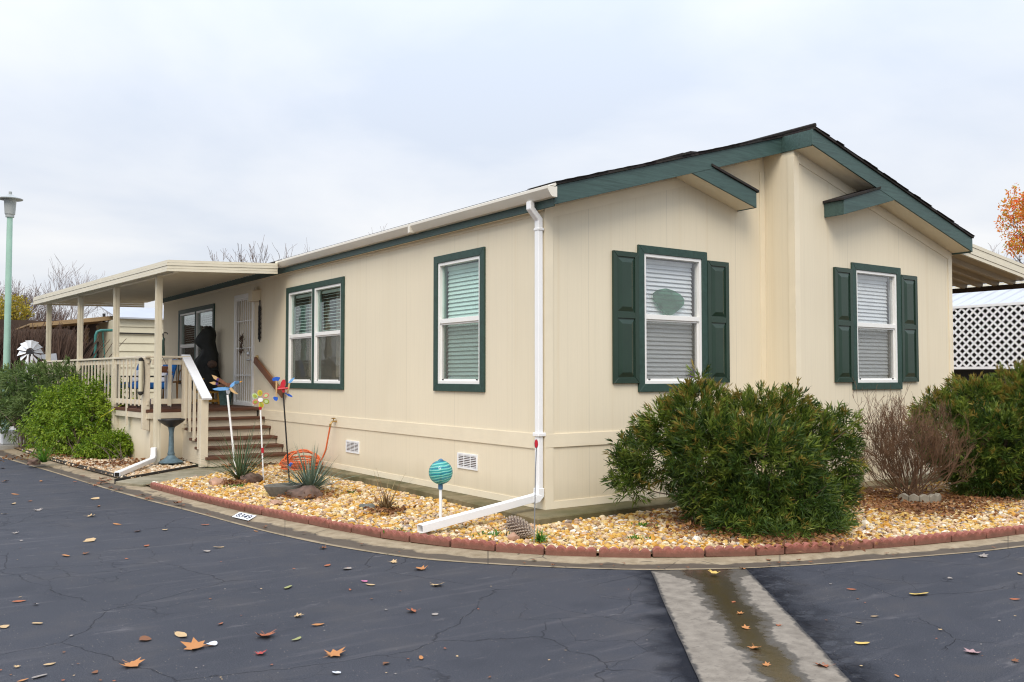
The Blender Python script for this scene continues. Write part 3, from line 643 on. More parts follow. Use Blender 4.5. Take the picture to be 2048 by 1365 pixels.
# decorative eave returns under both rakes
def eave_return(tin, tout, bin_, bout, y0, y1):
    """board running down from under the rake: inner/outer ends of its top and bottom edges (x, z)"""
    m = MB(); m.extrude([(p[0], y0, p[1]) for p in (bin_, bout, tout, tin)], (0, ft, 0))
    s_ = 1 if bout[0] > bin_[0] else -1; xe = bout[0]
    m.box(min(xe, xe-s_*.02), y0+ft+.001, bout[1], max(xe, xe-s_*.02), y1-.001, tout[1]-.002)
    r = m.build('eave_return', 'green_fascia', house, bevel=.003)
    xi = xe-s_*.021; zi = bout[1]+.004
    q = MB(); q.extrude([(bin_[0], y0+ft+.002, bin_[1]+.008), (xi, y0+ft+.002, zi+.004), (xi, y1-.002, zi+.004), (bin_[0], y1-.002, bin_[1]+.008)], (0,0,.015)); q.build('soffit', 'trim_cream', r)
    w = MB(); w.extrude([(tin[0], y0-.02, tin[1]+.003), (tout[0]+s_*.03, y0-.02, tout[1]-.005), (tout[0]+s_*.03, y1-.002, tout[1]-.005), (tin[0], y1-.002, tin[1]+.003)], (0,0,.028)); w.build('shingles', 'shingle', r)
eave_return((2.28, 4.052), (3.105, 3.84), (1.93, 3.935), (3.105, 3.640), -OH+.004, 0)
eave_return((5.04, 4.035), (4.235, 3.80), (5.40, 3.928), (4.235, 3.610), -OH-DF+.004, -DF)

# foundation ledge
fd = MB(); fd.extrude([(-.42,-.42,.0),(3.3,-.32,.0),(3.3,-.80,.0),(7.6,-.80,.0),(7.6,.5,.0),(0,.5,0),(0,8.5,.0),(-.14,8.5,.0),(-.24,2.5,.0)], (0,0,ZB-.002)); fd.build('foundation', 'slab_mossy', house, bevel=.012)

# gutter and drip edge along the eave
gt = MB(); gp = [(-.104,3.40),(-.17,3.40),(-.195,3.425),(-.215,3.455),(-.232,3.478),(-.232,3.505),(-.215,3.505),(-.205,3.47),(-.165,3.415),(-.112,3.415),(-.112,3.51),(-.104,3.51)]
gt.extrude([(x, -.34, z) for x, z in gp], (0, 7.62, 0))
gt.add([(x, -.342, z) for x, z in gp[:6]] + [(-.104,-.342,3.505)], [tuple(range(7))])
gt.box(-.236, 2.55, 3.395, -.104, 2.60, 3.508)
g_ = gt.build('gutter', 'gutter_white', house, smooth=30)
MB().extrude([(-.118,-.33,3.515),(-.175,-.33,3.517),(-.11,-.33,3.552),(-.105,-.33,3.53)], (0, 7.6, 0)).build('drip_edge', 'gutter_white', house)
# downspout (rectangular pipe swept)
def sweep_rect(mb, pts, w, h, up):
    pts = [Vector(p) for p in pts]; up = Vector(up); o = len(mb.v)
    for i, p in enumerate(pts):
        d1 = (pts[i]-pts[i-1]).normalized() if i else (pts[1]-pts[0]).normalized(); d2 = (pts[i+1]-pts[i]).normalized() if i < len(pts)-1 else d1
        t = (d1+d2).normalized(); x = up; y = t.cross(x).normalized(); k = 1/max(.5, t.dot(d1))
        for sx, sy in ((-1,-1),(1,-1),(1,1),(-1,1)): mb.v.append(tuple(p + x*(sx*w/2) + y*(sy*h/2*k)))
    for i in range(len(pts)-1):
        for k in range(4): mb.f.append((o+i*4+k, o+i*4+(k+1) % 4, o+i*4+4+(k+1) % 4, o+i*4+4+k)); mb.m.append(0)
    mb.f.append((o,o+3,o+2,o+1)); e_ = o+(len(pts)-1)*4; mb.f.append((e_,e_+1,e_+2,e_+3)); mb.m += [0,0]
dsn = MB(); YD = .035
sweep_rect(dsn, [(-.17,YD,3.405),(-.17,YD,3.33),(-.06,YD,3.22),(-.06,YD,3.1),(-.06,YD,.30),(-.075,YD,.24)], .075, .06, (0,1,0))
dsn.box(-.105, YD-.055, .905, -.004, YD+.055, .945); dsn.box(-.096, YD-.047, 3.10, -.02, YD+.047, 3.13)
dso = dsn.build('downspout', 'pipe_white', house, bevel=.006)
ext0 = Vector((-.07, YD, .27)); ext1 = Vector((-1.66, -.24, .125))
ex = MB(); dirx = (ext1-ext0).normalized(); sd = dirx.cross(Vector((0,0,1))).normalized()
w_, h_ = .085, .075
upx = sd.cross(dirx)
ring = lambda c, k: [c + sd*(sx*w_/2*k) + upx*(sy*h_/2*k) for sx, sy in ((-1,-1),(1,-1),(1,1),(-1,1))]
vs = ring(ext0, 1)+ring(ext1, 1)+ring(ext1, .9)+ring(ext1-dirx*.35, .9)
ex.add(vs, [(0,3,2,1)]+[(k,(k+1)%4,4+(k+1)%4,4+k) for k in range(4)]+[(4+k,4+(k+1)%4,8+(k+1)%4,8+k) for k in range(4)]+[(8+k,8+(k+1)%4,12+(k+1)%4,12+k) for k in range(4)]+[(12,13,14,15)])
exo = ex.build('extension', 'pipe_white', dso, bevel=.006, recalc=False)
el = MB(); sweep_rect(el, [(-.06,YD,.36),(-.062,YD,.29),(-.10,YD-.008,.257),(-.17,YD-.02,.243)], .092, .08, (0,1,0)); el.build('elbow', 'pipe_white', dso, bevel=.006)

# windows ------------------------------------------------------------
def frame4(mb, fn, u0, u1, z0, z1, t, d0, d1):
    """mitred picture frame from d0 (wall side) to d1 (outside)"""
    O = [(u0,z0),(u1,z0),(u1,z1),(u0,z1)]; I = [(u0+t,z0+t),(u1-t,z0+t),(u1-t,z1-t),(u0+t,z1-t)]
    for k in range(4):
        a, b = O[k], O[(k+1) % 4]; c, d_ = I[(k+1) % 4], I[k]
        vs = [fn(u, z, d0) for u, z in (a, b, c, d_)] + [fn(u, z, d1) for u, z in (a, b, c, d_)]
        mb.add(vs, [(0,1,2,3),(7,6,5,4),(0,4,5,1),(1,5,6,2),(2,6,7,3),(3,7,4,0)])
def slab(mb, fn, u0, u1, z0, z1, d0, d1, m=0):
    vs = [fn(u, z, d_) for d_ in (d0, d1) for u, z in ((u0,z0),(u1,z0),(u1,z1),(u0,z1))]
    mb.add(vs, [(0,1,2,3),(7,6,5,4),(0,4,5,1),(1,5,6,2),(2,6,7,3),(3,7,4,0)], m)
def fn_long(u, z, d): return (-d, u, z)
def fn_g0(u, z, d): return (u, -d, z)
def fn_g1(u, z, d): return (u, -DF-d, z)
def window(fn, W, lights, blindmat, open_slats=False, trim='green_trim', glass='glass', curtain=False, catcher=False, label=None):
    u0, u1, z0, z1 = W
    m = MB(); frame4(m, fn, u0, u1, z0, z1, TW, -.01, .028)
    mul = .075
    inner = (u0+TW, u1-TW)
    cells = []
    if lights == 2:
        c = (u0+u1)/2; slab(m, fn, c-mul/2, c+mul/2, z0+TW-.002, z1-TW+.002, -.01, .025); cells = [(inner[0], c-mul/2), (c+mul/2, inner[1])]
    else: cells = [inner]
    w = m.build('window', trim, house, bevel=.003)
    if label: w['label'] = label
    for a, b in cells:
        lo, hi = z0+TW, z1-TW; mid = lo+(hi-lo)*.515
        s_ = MB(); frame4(s_, fn, a, b, lo, hi, .038, -.06, .014); slab(s_, fn, a+.038, b-.038, mid-.028, mid+.028, -.05, .010)
        frame4(s_, fn, a+.036, b-.036, lo+.036, mid-.026, .024, -.05, -.008); s_.build('sash', 'vinyl_white', w, bevel=.002)
        g = MB(); slab(g, fn, a+.03, b-.03, mid+.02, hi-.03, -.032, -.028); g.build('upper_pane', glass, w)
        g = MB(); slab(g, fn, a+.05, b-.05, lo+.05, mid-.02, -.046, -.042); g.build('lower_pane', glass, w)
        g = MB(); slab(g, fn, a+.05, b-.05, lo+.05, mid-.02, -.020, -.018); g.build('insect_screen', 'insect_screen', w)
        for q in (.1, .9): lt = MB(); slab(lt, fn, a+(b-a)*q-.012, a+(b-a)*q+.012, lo+.045, lo+.06, -.01, .002); lt.build('latch', 'dark_plastic', w)
        # recess, room and blind
        r = MB(); dpt = .11
        for p in ([(a,lo),(a,hi)], [(b,lo),(b,hi)], [(a,lo),(b,lo)], [(a,hi),(b,hi)]):
            (ua, za), (ub, zb) = p; r.add([fn(ua,za,-.05), fn(ub,zb,-.05), fn(ub,zb,-dpt), fn(ua,za,-dpt)], [(0,1,2,3)])
        r.build('reveal', 'interior_teal' if blindmat == 'blind' else 'blind_pale', w, recalc=False)
        r = MB(); D = .75; ea, eb, el_, eh = a-.02, b+.02, lo-.02, hi+.02
        P = [fn(u, z, -dpt) for u, z in ((ea,el_),(eb,el_),(eb,eh),(ea,eh))]; Q = [fn(u, z, -D) for u, z in ((ea,el_),(eb,el_),(eb,eh),(ea,eh))]
        r.add(P+Q, [(4,5,6,7),(0,1,5,4),(1,2,6,5),(2,3,7,6),(3,0,4,7)]); r.build('room', 'interior', w, recalc=False)
        bl = MB(); ns = int((hi-lo)/.052); bu0, bu1 = a+.05, b-.045
        for i in range(ns):
            z = lo+.03+i*(hi-lo-.05)/ns; tilt = .028 if not open_slats else .006; hw = .016 if not open_slats else .024
            if open_slats and z < mid: continue
            c0, c1 = (-.105, z-tilt), (-.105-hw*1.6, z+tilt)
            bl.add([fn(bu0, c0[1], c0[0]), fn(bu1, c0[1], c0[0]), fn(bu1, c1[1], c1[0]), fn(bu0, c1[1], c1[0]), fn(bu0, c0[1]+.003, c0[0]+.002), fn(bu1, c0[1]+.003, c0[0]+.002), fn(bu1, c1[1]+.003, c1[0]+.002), fn(bu0, c1[1]+.003, c1[0]+.002)], [(0,1,2,3),(7,6,5,4),(0,4,5,1),(1,5,6,2),(2,6,7,3),(3,7,4,0)])
        slab(bl, fn, bu0, bu1, hi-.09, hi-.045, -.155, -.10)
        bl.build('blind', blindmat, w, recalc=False)
        if curtain:
            cu = MB(); k0 = a+(b-a)*.55
            pts = [(k0+i*.022, -.24-.02*(i % 2)) for i in range(9)]
            for (ua, da), (ub, db) in zip(pts[:-1], pts[1:]): cu.add([fn(ua,lo+.1,da), fn(ub,lo+.1,db), fn(ub,hi,db), fn(ua,hi,da)], [(0,1,2,3)])
            cu.build('curtain', 'curtain', w, recalc=False)
    return w
window(fn_long, W1, 2, 'blind', True, curtain=True, label='double window with open blinds beside the steps')
window(fn_long, W2, 1, 'blind', label='single window with closed pale green blind beside the downspout')
w3 = window(fn_g0, W3, 1, 'blind_pale', glass='glass_clear', label='window between shutters with a green leaf shape in its upper pane')
w4 = window(fn_g1, W4, 1, 'blind_pale', glass='glass_clear', label='window between shutters on the projecting half of the gable')
window(fn_long, W5, 2, 'blind', True, trim='green_trim', label='double window behind the porch railing')
scp = [(1305,588),(1316,580),(1332,577),(1348,582),(1362,590),(1369,600),(1368,610),(1358,620),(1347,629),(1338,632),(1330,629),(1320,618),(1309,602)]
MB().extrude([at_y(x, y, .066) for x, y in scp], (0,.005,0)).build('suncatcher', 'green_suncatcher', w3)
MB().extrude([at_y(x, y, .004) for x, y in ((1380,743),(1389,743),(1389,755),(1380,755))], (0,.002,0)).build('sticker', 'purple', w3)

# shutters
def shutter(fn, u0, u1, z0, z1):
    m = MB(); slab(m, fn, u0, u1, z0, z1, .002, .022)
    st = .062; zm = z0+(z1-z0)*.515
    frame4(m, fn, u0, u1, z0, z1, st, .0221, .036); slab(m, fn, u0+st, u1-st, zm-.035, zm+.035, .0221, .0355)
    for a, b in ((z0+st, zm-.035), (zm+.035, z1-st)):
        g = .012; ua, ub, za, zb = u0+st+g, u1-st-g, a+g, b-g; k = .05
        O = [fn(u, z, .0225) for u, z in ((ua,za),(ub,za),(ub,zb),(ua,zb))]; I = [fn(u, z, .041) for u, z in ((ua+k,za+k),(ub-k,za+k),(ub-k,zb-k),(ua+k,zb-k))]
        m.add(O+I, [(4,5,6,7)]+[(i,(i+1)%4,4+(i+1)%4,4+i) for i in range(4)])
    return m.build('shutter', 'green_shutter', house, bevel=.004)
shutter(fn_g0, .95, 1.343, 1.462, 2.968); shutter(fn_g0, 2.497, 2.885, 1.462, 2.968)
shutter(fn_g1, 4.405, 4.799, 1.462, 2.975); shutter(fn_g1, 5.951, 6.36, 1.462, 2.975)

# vents, spigot
def vent(y0, y1, z0, z1):
    m = MB(); frame4(m, fn_long, y0, y1, z0, z1, .022, .0, .014); MBk = MB(); slab(MBk, fn_long, y0+.02, y1-.02, z0+.02, z1-.02, .0005, .002)
    n = 7
    for i in range(n):
        z = z0+.03+i*(z1-z0-.06)/(n-1); slab(m, fn_long, y0+.022, y1-.022, z-.004, z+.004, .0031, .012)
    for q in (.34, .66): slab(m, fn_long, y0+(y1-y0)*q-.008, y0+(y1-y0)*q+.008, z0+.02, z1-.02, .0121, .0135)
    vv_ = m.build('vent', 'white_paint', house); MBk.build('backing', 'bark_grey', vv_)
vent(4.45, 4.89, .405, .585); vent(1.30, 1.74, .43, .615)
sp = MB(); sp.tube([(-.01,5.22,.85),(-.075,5.22,.85),(-.10,5.22,.835),(-.115,5.22,.80)], .013, 8); sp.tube([(-.065,5.22,.85),(-.065,5.22,.89)], .008, 6); sp.lathe([(.03,0),(.034,.006),(.034,.012),(.02,.016)], (-.065,5.22,.89), 10); sp.tube([(-.05,5.22,.85),(-.05,5.30,.85)], .010, 6)
sp.build('spigot', 'brass', house, smooth=40)

# front door with security grille
dm = MB(); a, b, z0, z1 = DOOR
dm.add([fn_long(a,z0,-.06), fn_long(b,z0,-.06), fn_long(b,z1,-.06), fn_long(a,z1,-.06)], [(0,1,2,3)])
door = dm.build('door', 'deck_paint', house, recalc=False)
m = MB(); frame4(m, fn_long, a-.02, b+.02, z0-.0, z1+.02, .065, -.06, .03); m.build('frame', 'vinyl_white', door, bevel=.003)
m = MB()
for i in range(8):
    u = a+.10+i*(b-a-.20)/7; m.tube([fn_long(u, z0+.06, .012), fn_long(u, z1-.06, .012)], .0085, 6)
for z in (z0+.08, z0+.58, z0+1.10, z0+1.62, z1-.09): slab(m, fn_long, a+.05, b-.05, z-.011, z+.011, .003, .014)
frame4(m, fn_long, a+.045, b-.045, z0+.02, z1-.045, .03, .0, .02)
m.build('security_grille', 'vinyl_white', door)
m = MB(); m.lathe([(.02,-.04),(.032,-.02),(.032,.02),(.02,.04)], (-.07, a+.11, 1.96), 12); m.build('deadbolt', 'steel', door, smooth=50)
m = MB(); m.tube([(-.01,a+.11,1.85),(-.05,a+.11,1.85),(-.06,a+.12,1.85),(-.065,a+.19,1.85)], .018, 8)
m.build('handle', 'steel', door, smooth=50)
lb = MB(); lb.box(-.16, 8.62, 2.92, -.0, 8.82, 3.12); lb.tube([(-.05,8.72,3.12),(-.05,8.72,3.20)], .03, 8); lb.box(-.10, 8.60, 3.1205, -.0, 8.84, 3.135); lb.build('porch_light', 'deck_paint', house, bevel=.006)
db = MB(); db.lathe([(.028,-.045),(.034,-.03),(.034,.03),(.028,.045)], (-.012, 8.72, 1.88), 12); db.build('doorbell', 'brass', house, smooth=40)
gr = MB(); p0, p1 = at_x(510,720,-.075), at_x(566,790,-.075); gr.beam(p0, p1, .045, .12, (0,0,1)); gr.box(-.06, 8.35, 1.62, -.0, 8.42, 1.70); gr.box(-.06, 7.6, 1.27, -.0, 7.67, 1.36); gr.build('grab_rail', 'wood_brown', house, bevel=.004)

# ================================================================== PORCH
def px_(y): return -1.93-.069*(y-8.15)
porch = thing('porch', 'cream covered porch with deck, railing and brown steps on the long side of the house', 'porch', (-1.0,9.5,.1))
for y in (8.12, 10.51, 13.05, 15.82):
    x = px_(y); m = MB(); m.box(x-.05, y-.05, .085, x+.05, y+.05, 3.22)
    for k in (-.022, .022): m.box(x-.054, y+k-.008, .09, x-.0501, y+k+.008, 3.2); m.box(x+k-.008, y-.054, .09, x+k+.008, y-.0501, 3.2)
    po = m.build('post', 'porch_cream', porch, bevel=.004)
# roof panels: ribbed pans spanning from the house out to the beam
rp = MB(); ys = []; y = 7.2; prof_ = []
while y < 16.35:
    prof_ += [(y, 0), (y+.10, 0), (y+.115, -.045), (y+.135, -.045), (y+.15, 0)]; y += .16
for k, (yy, dz) in enumerate(prof_):
    xo = px_(yy)-.14; rp.v += [(-.115, yy, 3.455+dz), (xo, yy, 3.325+dz), (-.115, yy, 3.475+dz), (xo, yy, 3.345+dz)]
for k in range(len(prof_)-1):
    o = 4*k; rp.f += [(o, o+1, o+5, o+4), (o+2, o+6, o+7, o+3)]; rp.m += [0, 0]
rp.build('roof', 'fascia_metal', porch, recalc=False)
ff = MB()
c0, c1 = Vector((-2.06,7.10,0)), Vector((-2.71,16.45,0)); c2 = Vector((-.235,7.16,0)); c3 = Vector((-.2,16.45,0))
def ribbed(p, q, z0p, z0q, h, outw):
    for k in range(4):
        a0 = h*k/4+.002; a1 = h*(k+1)/4-.003; o = Vector(outw)*(.0 if k % 2 else .008)
        ff.extrude([Vector((p.x, p.y, z0p+a0))+o, Vector((q.x, q.y, z0q+a0))+o, Vector((q.x, q.y, z0q+a1))+o, Vector((p.x, p.y, z0p+a1))+o], -Vector(outw)*.03 - o)
ribbed(c0, c1, 3.20, 3.235, .185, (-1,-.07,0)); ribbed(Vector((c0.x+.0, c0.y, 0)), c2, 3.20, 3.28, .185, (0,-1,0)); ribbed(c1, c3, 3.235, 3.28, .185, (0,1,0))
ff.build('fascia', 'fascia_metal', porch)
bm_ = MB(); bm_.beam((px_(7.3),7.3,3.25), (px_(16.3),16.3,3.27), .08, .09); bm_.build('beam', 'porch_cream', porch)
# deck
Y0, Y1 = 8.6, 16.2
dk = MB(); n = 13
for i in range(n):      # boards run along the house
    f0, f1 = i/n, (i+1)/n-.004
    q = [(px_(Y0)*(1-f0)-.02*f0*0, Y0), (px_(Y0)*(1-f1), Y0), (px_(Y1)*(1-f1), Y1), (px_(Y1)*(1-f0), Y1)]
    dk.extrude([Vector((x if x < -.012 else -.012, y, .925)) for x, y in q], (0,0,.045))
dk.box(px_(Y0)-.02, Y0-.028, .915, -.012, Y0-.001, .968); dk.beam((px_(Y0)-.014,Y0-.02,.942), (px_(Y1)-.014,Y1,.942), .026, .053)
dk.build('deck_floor', 'deck_brown', porch, bevel=.003)
sk = MB()
sk.beam((px_(Y0)+.0,Y0-.01,.862), (px_(Y1),Y1,.862), .035, .105); sk.box(px_(Y0), Y0-.024, .81, -1.37, Y0+.005, .914)
sk.build('rim_board', 'deck_paint', porch, bevel=.003)
sk = MB(); sk.add([(px_(Y0)+.05,Y0+.02,.06),(px_(Y1)+.05,Y1,.06),(px_(Y1)+.05,Y1,.83),(px_(Y0)+.05,Y0+.02,.83)], [(0,1,2,3)]); sk.add([(px_(Y0)+.05,Y0+.02,.06),(-1.3,Y0+.02,.06),(-1.3,Y0+.02,.83),(px_(Y0)+.05,Y0+.02,.83)], [(0,1,2,3)])
sk.build('skirting', 'wall_cream', porch, recalc=False)
# railing
rl = MB(); rl.beam((px_(8.56),8.56,1.875), (px_(16.2),16.2,1.875), .11, .036); rl.beam((px_(8.6),8.6,1.80), (px_(16.2),16.2,1.80), .035, .085); rl.beam((px_(8.6),8.6,1.085), (px_(16.2),16.2,1.085), .035, .085)
rl.box(px_(8.6)+.05, 8.52, 1.858, -1.29, 8.64, 1.892); rl.box(px_(8.6)+.05, 8.57, 1.74, -1.33, 8.60, 1.83); rl.box(px_(8.6)+.05, 8.57, 1.06, -1.33, 8.60, 1.15)
railing = rl.build('railing', 'deck_paint', porch, bevel=.004)
bs = MB(); yb = 8.78; k = 0
while yb < 16.15:
    wide = .08 if (k % 8 == 4) else .036
    x = px_(yb)-.022; b = MB(); b.box(x-.012, yb-wide/2, 1.02 if k % 8 != 4 else .66, x+.012, yb+wide/2, 1.845); b.build('baluster', 'deck_paint', railing); yb += .232; k += 1
for x in (-1.62,): b = MB(); b.box(x-.028, 8.535, 1.03, x+.028, 8.569, 1.84); b.build('baluster', 'deck_paint', railing)
for x, y in ((px_(8.66)-.02, 8.68), (-1.355, 8.54)):
    b = MB(); b.extrude([(x-.06,y-.06,.64),(x+.06,y-.06,.60),(x+.06,y-.06,1.858),(x-.06,y-.06,1.858)], (0,.09,0)); b.build('newel', 'deck_paint', railing, bevel=.004)
# steps
st_ = [(8.6,.97),(8.31,.81),(8.03,.655),(7.71,.495),(7.42,.365),(7.10,.235)]
steps = MB()
XS0, XS1 = -1.37, -.03
for i, (y, z) in enumerate(st_):
    zl = st_[i+1][1] if i+1 < len(st_) else .075
    steps.box(XS0+.02, y+.035, zl-.045 if i+1 < len(st_) else zl, XS1-.01, y+.055, z-.046)
for i in range(1, 6):
    steps.box(XS1-.012, st_[i][0]+.03, .08, XS1+.012, st_[i-1][0]+.03, st_[i][1]-.047)
    steps.box(XS0+.0, st_[i][0]+.05, .08, XS0+.018, st_[i-1][0]+.05, st_[i][1]-.047)
stp = steps.build('stairs', 'deck_paint', porch)
for i, (y, z) in enumerate(st_[1:]):
    t = MB(); t.box(XS0-.05, y-.02, z-.045, XS1+.03, y+.165, z); t.box(XS0-.05, y+.169, z-.045, XS1+.03, st_[i][0]+.03, z); t.build('tread', 'deck_brown', stp, bevel=.006)
hr = MB(); hr.beam((-1.335,8.62,1.905), (-1.415,7.08,1.175), .15, .036); hro = hr.build('handrail', 'rail_white', porch, bevel=.004)
h2 = MB(); h2.beam((-1.37,8.5,1.80), (-1.43,7.2,1.17), .034, .085); h2.build('rail_support', 'deck_paint', hro)
b = MB(); b.box(-1.495, 7.14, .08, -1.375, 7.25, 1.17); b.build('newel', 'deck_paint', hro, bevel=.004)
for i in range(4):
    y = 8.3-.27*i; z = 1.905-(8.62-y)*.474-.05; lo_ = .72-(8.3-y)*.47
    b = MB(); b.box(-1.44, y-.03, lo_, -1.405, y+.03, z); b.build('baluster', 'deck_paint', hro)
# ================================================================== CARPORT AWNING ON THE RIGHT
cp = thing('carport_awning', 'beige ribbed metal awning fixed to the right side of the house', 'awning', (7.5,3,.1))
m = MB(); pr = []; y = -.50
while y < 10: pr += [(y,0),(y+.17,0),(y+.185,-.07),(y+.235,-.07),(y+.25,0)]; y += .27
XA, XB, ZA, ZBb = 7.42, 9.62, 3.40, 3.12
for yy, dz in pr: m.v += [(XA,yy,ZA+dz),(XB,yy,ZBb+dz),(XA,yy,ZA+.03+dz),(XB,yy,ZBb+.03+dz)]
for k in range(len(pr)-1): o = 4*k; m.f += [(o,o+1,o+5,o+4),(o+2,o+6,o+7,o+3)]; m.m += [0,0]
m.build('roof', 'underpan', cp, recalc=False)
m = MB()
for k in range(4):
    a, b = k*.055+.002, (k+1)*.055-.003; yo = -.60 - (.008 if k % 2 else 0)
    m.extrude([(7.405,yo,3.37+a),(9.64,yo,3.09+a),(9.64,yo,3.09+b),(7.405,yo,3.37+b)], (0,.04-(yo+.6),0))
m.build('fascia', 'fascia_metal', cp)
m = MB(); m.box(9.56,-.55,2.99,9.62,10,3.07); m.build('beam', 'wall_dark_brown', cp)
for y in (3.2, 6.8): m = MB(); m.box(9.54,y-.05,.0,9.64,y+.05,2.99); m.build('post', 'fascia_metal', cp)

# neighbour beyond: lattice screen, white awning, recess with a dark panel for its shade
XL = 13.0
ls = thing('lattice_screen', 'white diagonal lattice panel beyond the carport awning', 'lattice', (XL,2,1.72))
m = MB(); zl0, zl1, yl0, yl1 = 1.735, 2.985, -1.0, 6.0; p_ = .165
for sgn in (1,-1):
    i = -20
    while i < 70:
        ya = yl0 + i*p_; pts = []
        a, b = Vector((XL+.006*sgn, ya, zl0)), Vector((XL+.006*sgn, ya+sgn*(zl1-zl0), zl1))
        lo, hi = sorted((a.y, b.y))
        if lo >= yl0 and hi <= yl1: m.beam(a, b, .008, .041, (0,.7*sgn,-.7) if False else (0,-sgn,1))
        elif hi > yl0 and lo < yl1:
            t0, t1 = 0., 1.
            dy = b.y-a.y
            ts = sorted(((yl0-a.y)/dy, (yl1-a.y)/dy)); t0 = max(0, ts[0]); t1 = min(1, ts[1])
            if t1-t0 > .02: m.beam(a.lerp(b,t0), a.lerp(b,t1), .008, .041, (0,-sgn,1))
        i += 1
m.build('lattice', 'lattice_white', ls)
m = MB(); m.box(XL-.02,yl0-.04,zl1-.005,XL+.02,yl1+.04,zl1+.05); m.box(XL-.02,yl0-.04,zl0-.05,XL+.02,yl1+.04,zl0+.005); m.box(XL-.019,yl0-.04,zl0,XL+.019,yl0,zl1); m.box(XL-.019,yl1,zl0,XL+.019,yl1+.04,zl1); m.build('frame', 'lattice_white', ls)
for y in (.98, 4.0): m = MB(); m.box(XL+.022,y-.045,.0,XL+.10,y+.045,3.02); m.build('post', 'lattice_white', ls)
aw = thing('neighbor_house', 'neighbouring house with white ribbed metal roof behind the lattice panel', 'house', (XL+4,3,0))
m = MB(); pr = []; y = -2.
while y < 8: pr += [(y,0),(y+.16,0),(y+.18,.05),(y+.26,.05),(y+.28,0)]; y += .30
for yy, dz in pr: m.v += [(XL+.03,yy,2.985+dz*.4),(XL+2.0,yy,3.57+dz)]
for k in range(len(pr)-1): o = 2*k; m.f.append((o,o+1,o+3,o+2)); m.m.append(0)
m.build('roof', 'awning_white', aw, recalc=False)
m = MB(); m.box(XL+1.98,-2,3.59,XL+2.03,8,3.65); m.build('ridge_trim', 'fascia_metal', aw)
m = MB(); m.box(XL+.13,-2,1.3,XL+.16,8,3.02); m.build('shade_panel', 'dark_void', aw)  # near-black panel added behind the lattice, standing in for shade
nh = aw
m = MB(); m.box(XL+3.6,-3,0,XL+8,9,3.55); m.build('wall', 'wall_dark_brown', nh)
m = MB(); m.box(XL-.08,-1.5,1.40,XL+.0,.62,1.56); m.build('rim_board', 'deck_paint', nh)
m = MB(); m.box(XL+.3,-1.5,1.2,XL+3.5,7,1.3); m.build('deck_floor', 'wall_dark_brown', nh)
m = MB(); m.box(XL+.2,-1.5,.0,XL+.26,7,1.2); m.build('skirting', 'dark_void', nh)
for k in range(5): m = MB(); m.box(XL+3.52,-1.2+k*1.7,1.35,XL+3.58,-.6+k*1.7,2.6); m.build('window', ('white_paint','grey_blue')[k % 2], nh)
m = MB(); m.tube([(XL+.2,-1.2,1.66),(XL+.2,3,1.67),(XL+.2,6.5,1.66)], .03, 6); m.build('handrail', 'black_iron', nh)

# ================================================================== NEIGHBOUR ON THE LEFT
nb = thing('neighbor_carport', 'neighbouring building with brown roof edge, dark carport and cream lap siding behind the porch', 'house', (1,24,0))
m = MB(); xs0, xs1 = .78, 4.5
for k in range(12):
    z0 = .2+k*.27; m.extrude([(xs0,24.0,z0),(xs0,23.965,z0),(xs0,24.0,z0+.268)], (xs1-xs0,0,0))
m.box(xs0,24.001,.1,xs1,27,3.42); m.build('wall', 'lap_siding', nb)
m = MB(); m.box(xs0-.01,23.93,2.93,xs1,23.965,2.97); m.build('cable', 'black_iron', nb)
m = MB(); m.extrude([(xs0-.1,23.8,3.42),(xs1,23.8,3.42),(xs1,26.5,3.95),(xs0-.1,26.5,3.95)], (0,0,.05)); m.build('roof', 'pale_roof', nb)
m = MB(); a, b = at_y(60,652,25.4), at_y(252,629,25.4)
pts = [at_y(60,655,25.4), at_y(250,638,25.4), at_y(250,631,25.4), at_y(60,648.5,25.4)]
m.extrude(pts, (0,.12,0)); m.build('fascia', 'fascia_brown', nb)
m = MB(); q = [at_y(60,650,25.5), at_y(250,633,25.5)]; m.extrude([q[0], q[1], q[1]+Vector((0,6,-.05)), q[0]+Vector((0,6,-.05))], (0,0,.05)); m.build('roof', 'fascia_brown', nb)
m = MB(); m.box(-6,30,0,6,30.2,3.6); m.build('wall', 'wall_dark_brown', nb)
m = MB(); m.box(1.05,29.9,.3,1.9,29.99,2.6); m.build('door', 'dark_void', nb)
for (px, py, w, h, mt) in ((197,636,9,10,'fascia_metal'),(174,640,11,7,'fascia_brown')):
    p = at_y(px, py, 27.0); s_ = depth(p)/FPX; m = MB(); m.lathe([(w*s_*.35,0),(w*s_*.35,h*s_*.5),(w*s_*.5,h*s_*.55),(w*s_*.5,h*s_*.8),(w*s_*.3,h*s_)], (p.x,p.y,p.z-h*s_*.5-.35), 10); m.lathe([(w*s_*.3,0),(w*s_*.3,.42)], (p.x,p.y,p.z-h*s_*.5-.76), 8); m.build('roof_vent', mt, nb)
for px in (208, 219): p = at_y(px, 640, 27); m = MB(); m.tube([p-Vector((0,0,.4)), p+Vector((0,0,.22 if px==208 else .12))], .05, 8); m.build('vent_pipe', 'dark_plastic', nb)
# green pipe frame inside that carport
m = MB(); q = [at_y(189,730,24.6), at_y(191,672,24.6), at_y(194,664,24.6), at_y(201,661.5,24.6), at_y(230,661,24.6)]
q[0].z = .05
m.tube(q, .045, 8); e_ = at_y(206,664,24.6); m.tube([e_, at_y(206,674,24.6), at_y(211,735,24.6)], .018, 6)
m.tube([at_y(230,661,24.6), Vector((at_y(230,661,24.6).x, 24.6, .05))], .045, 8)
tag(m.build('swing_frame', 'teal_pipe', origin=(-.2,24.6,.05), smooth=50), 'green metal pipe frame standing in the dark carport behind the porch', 'frame')

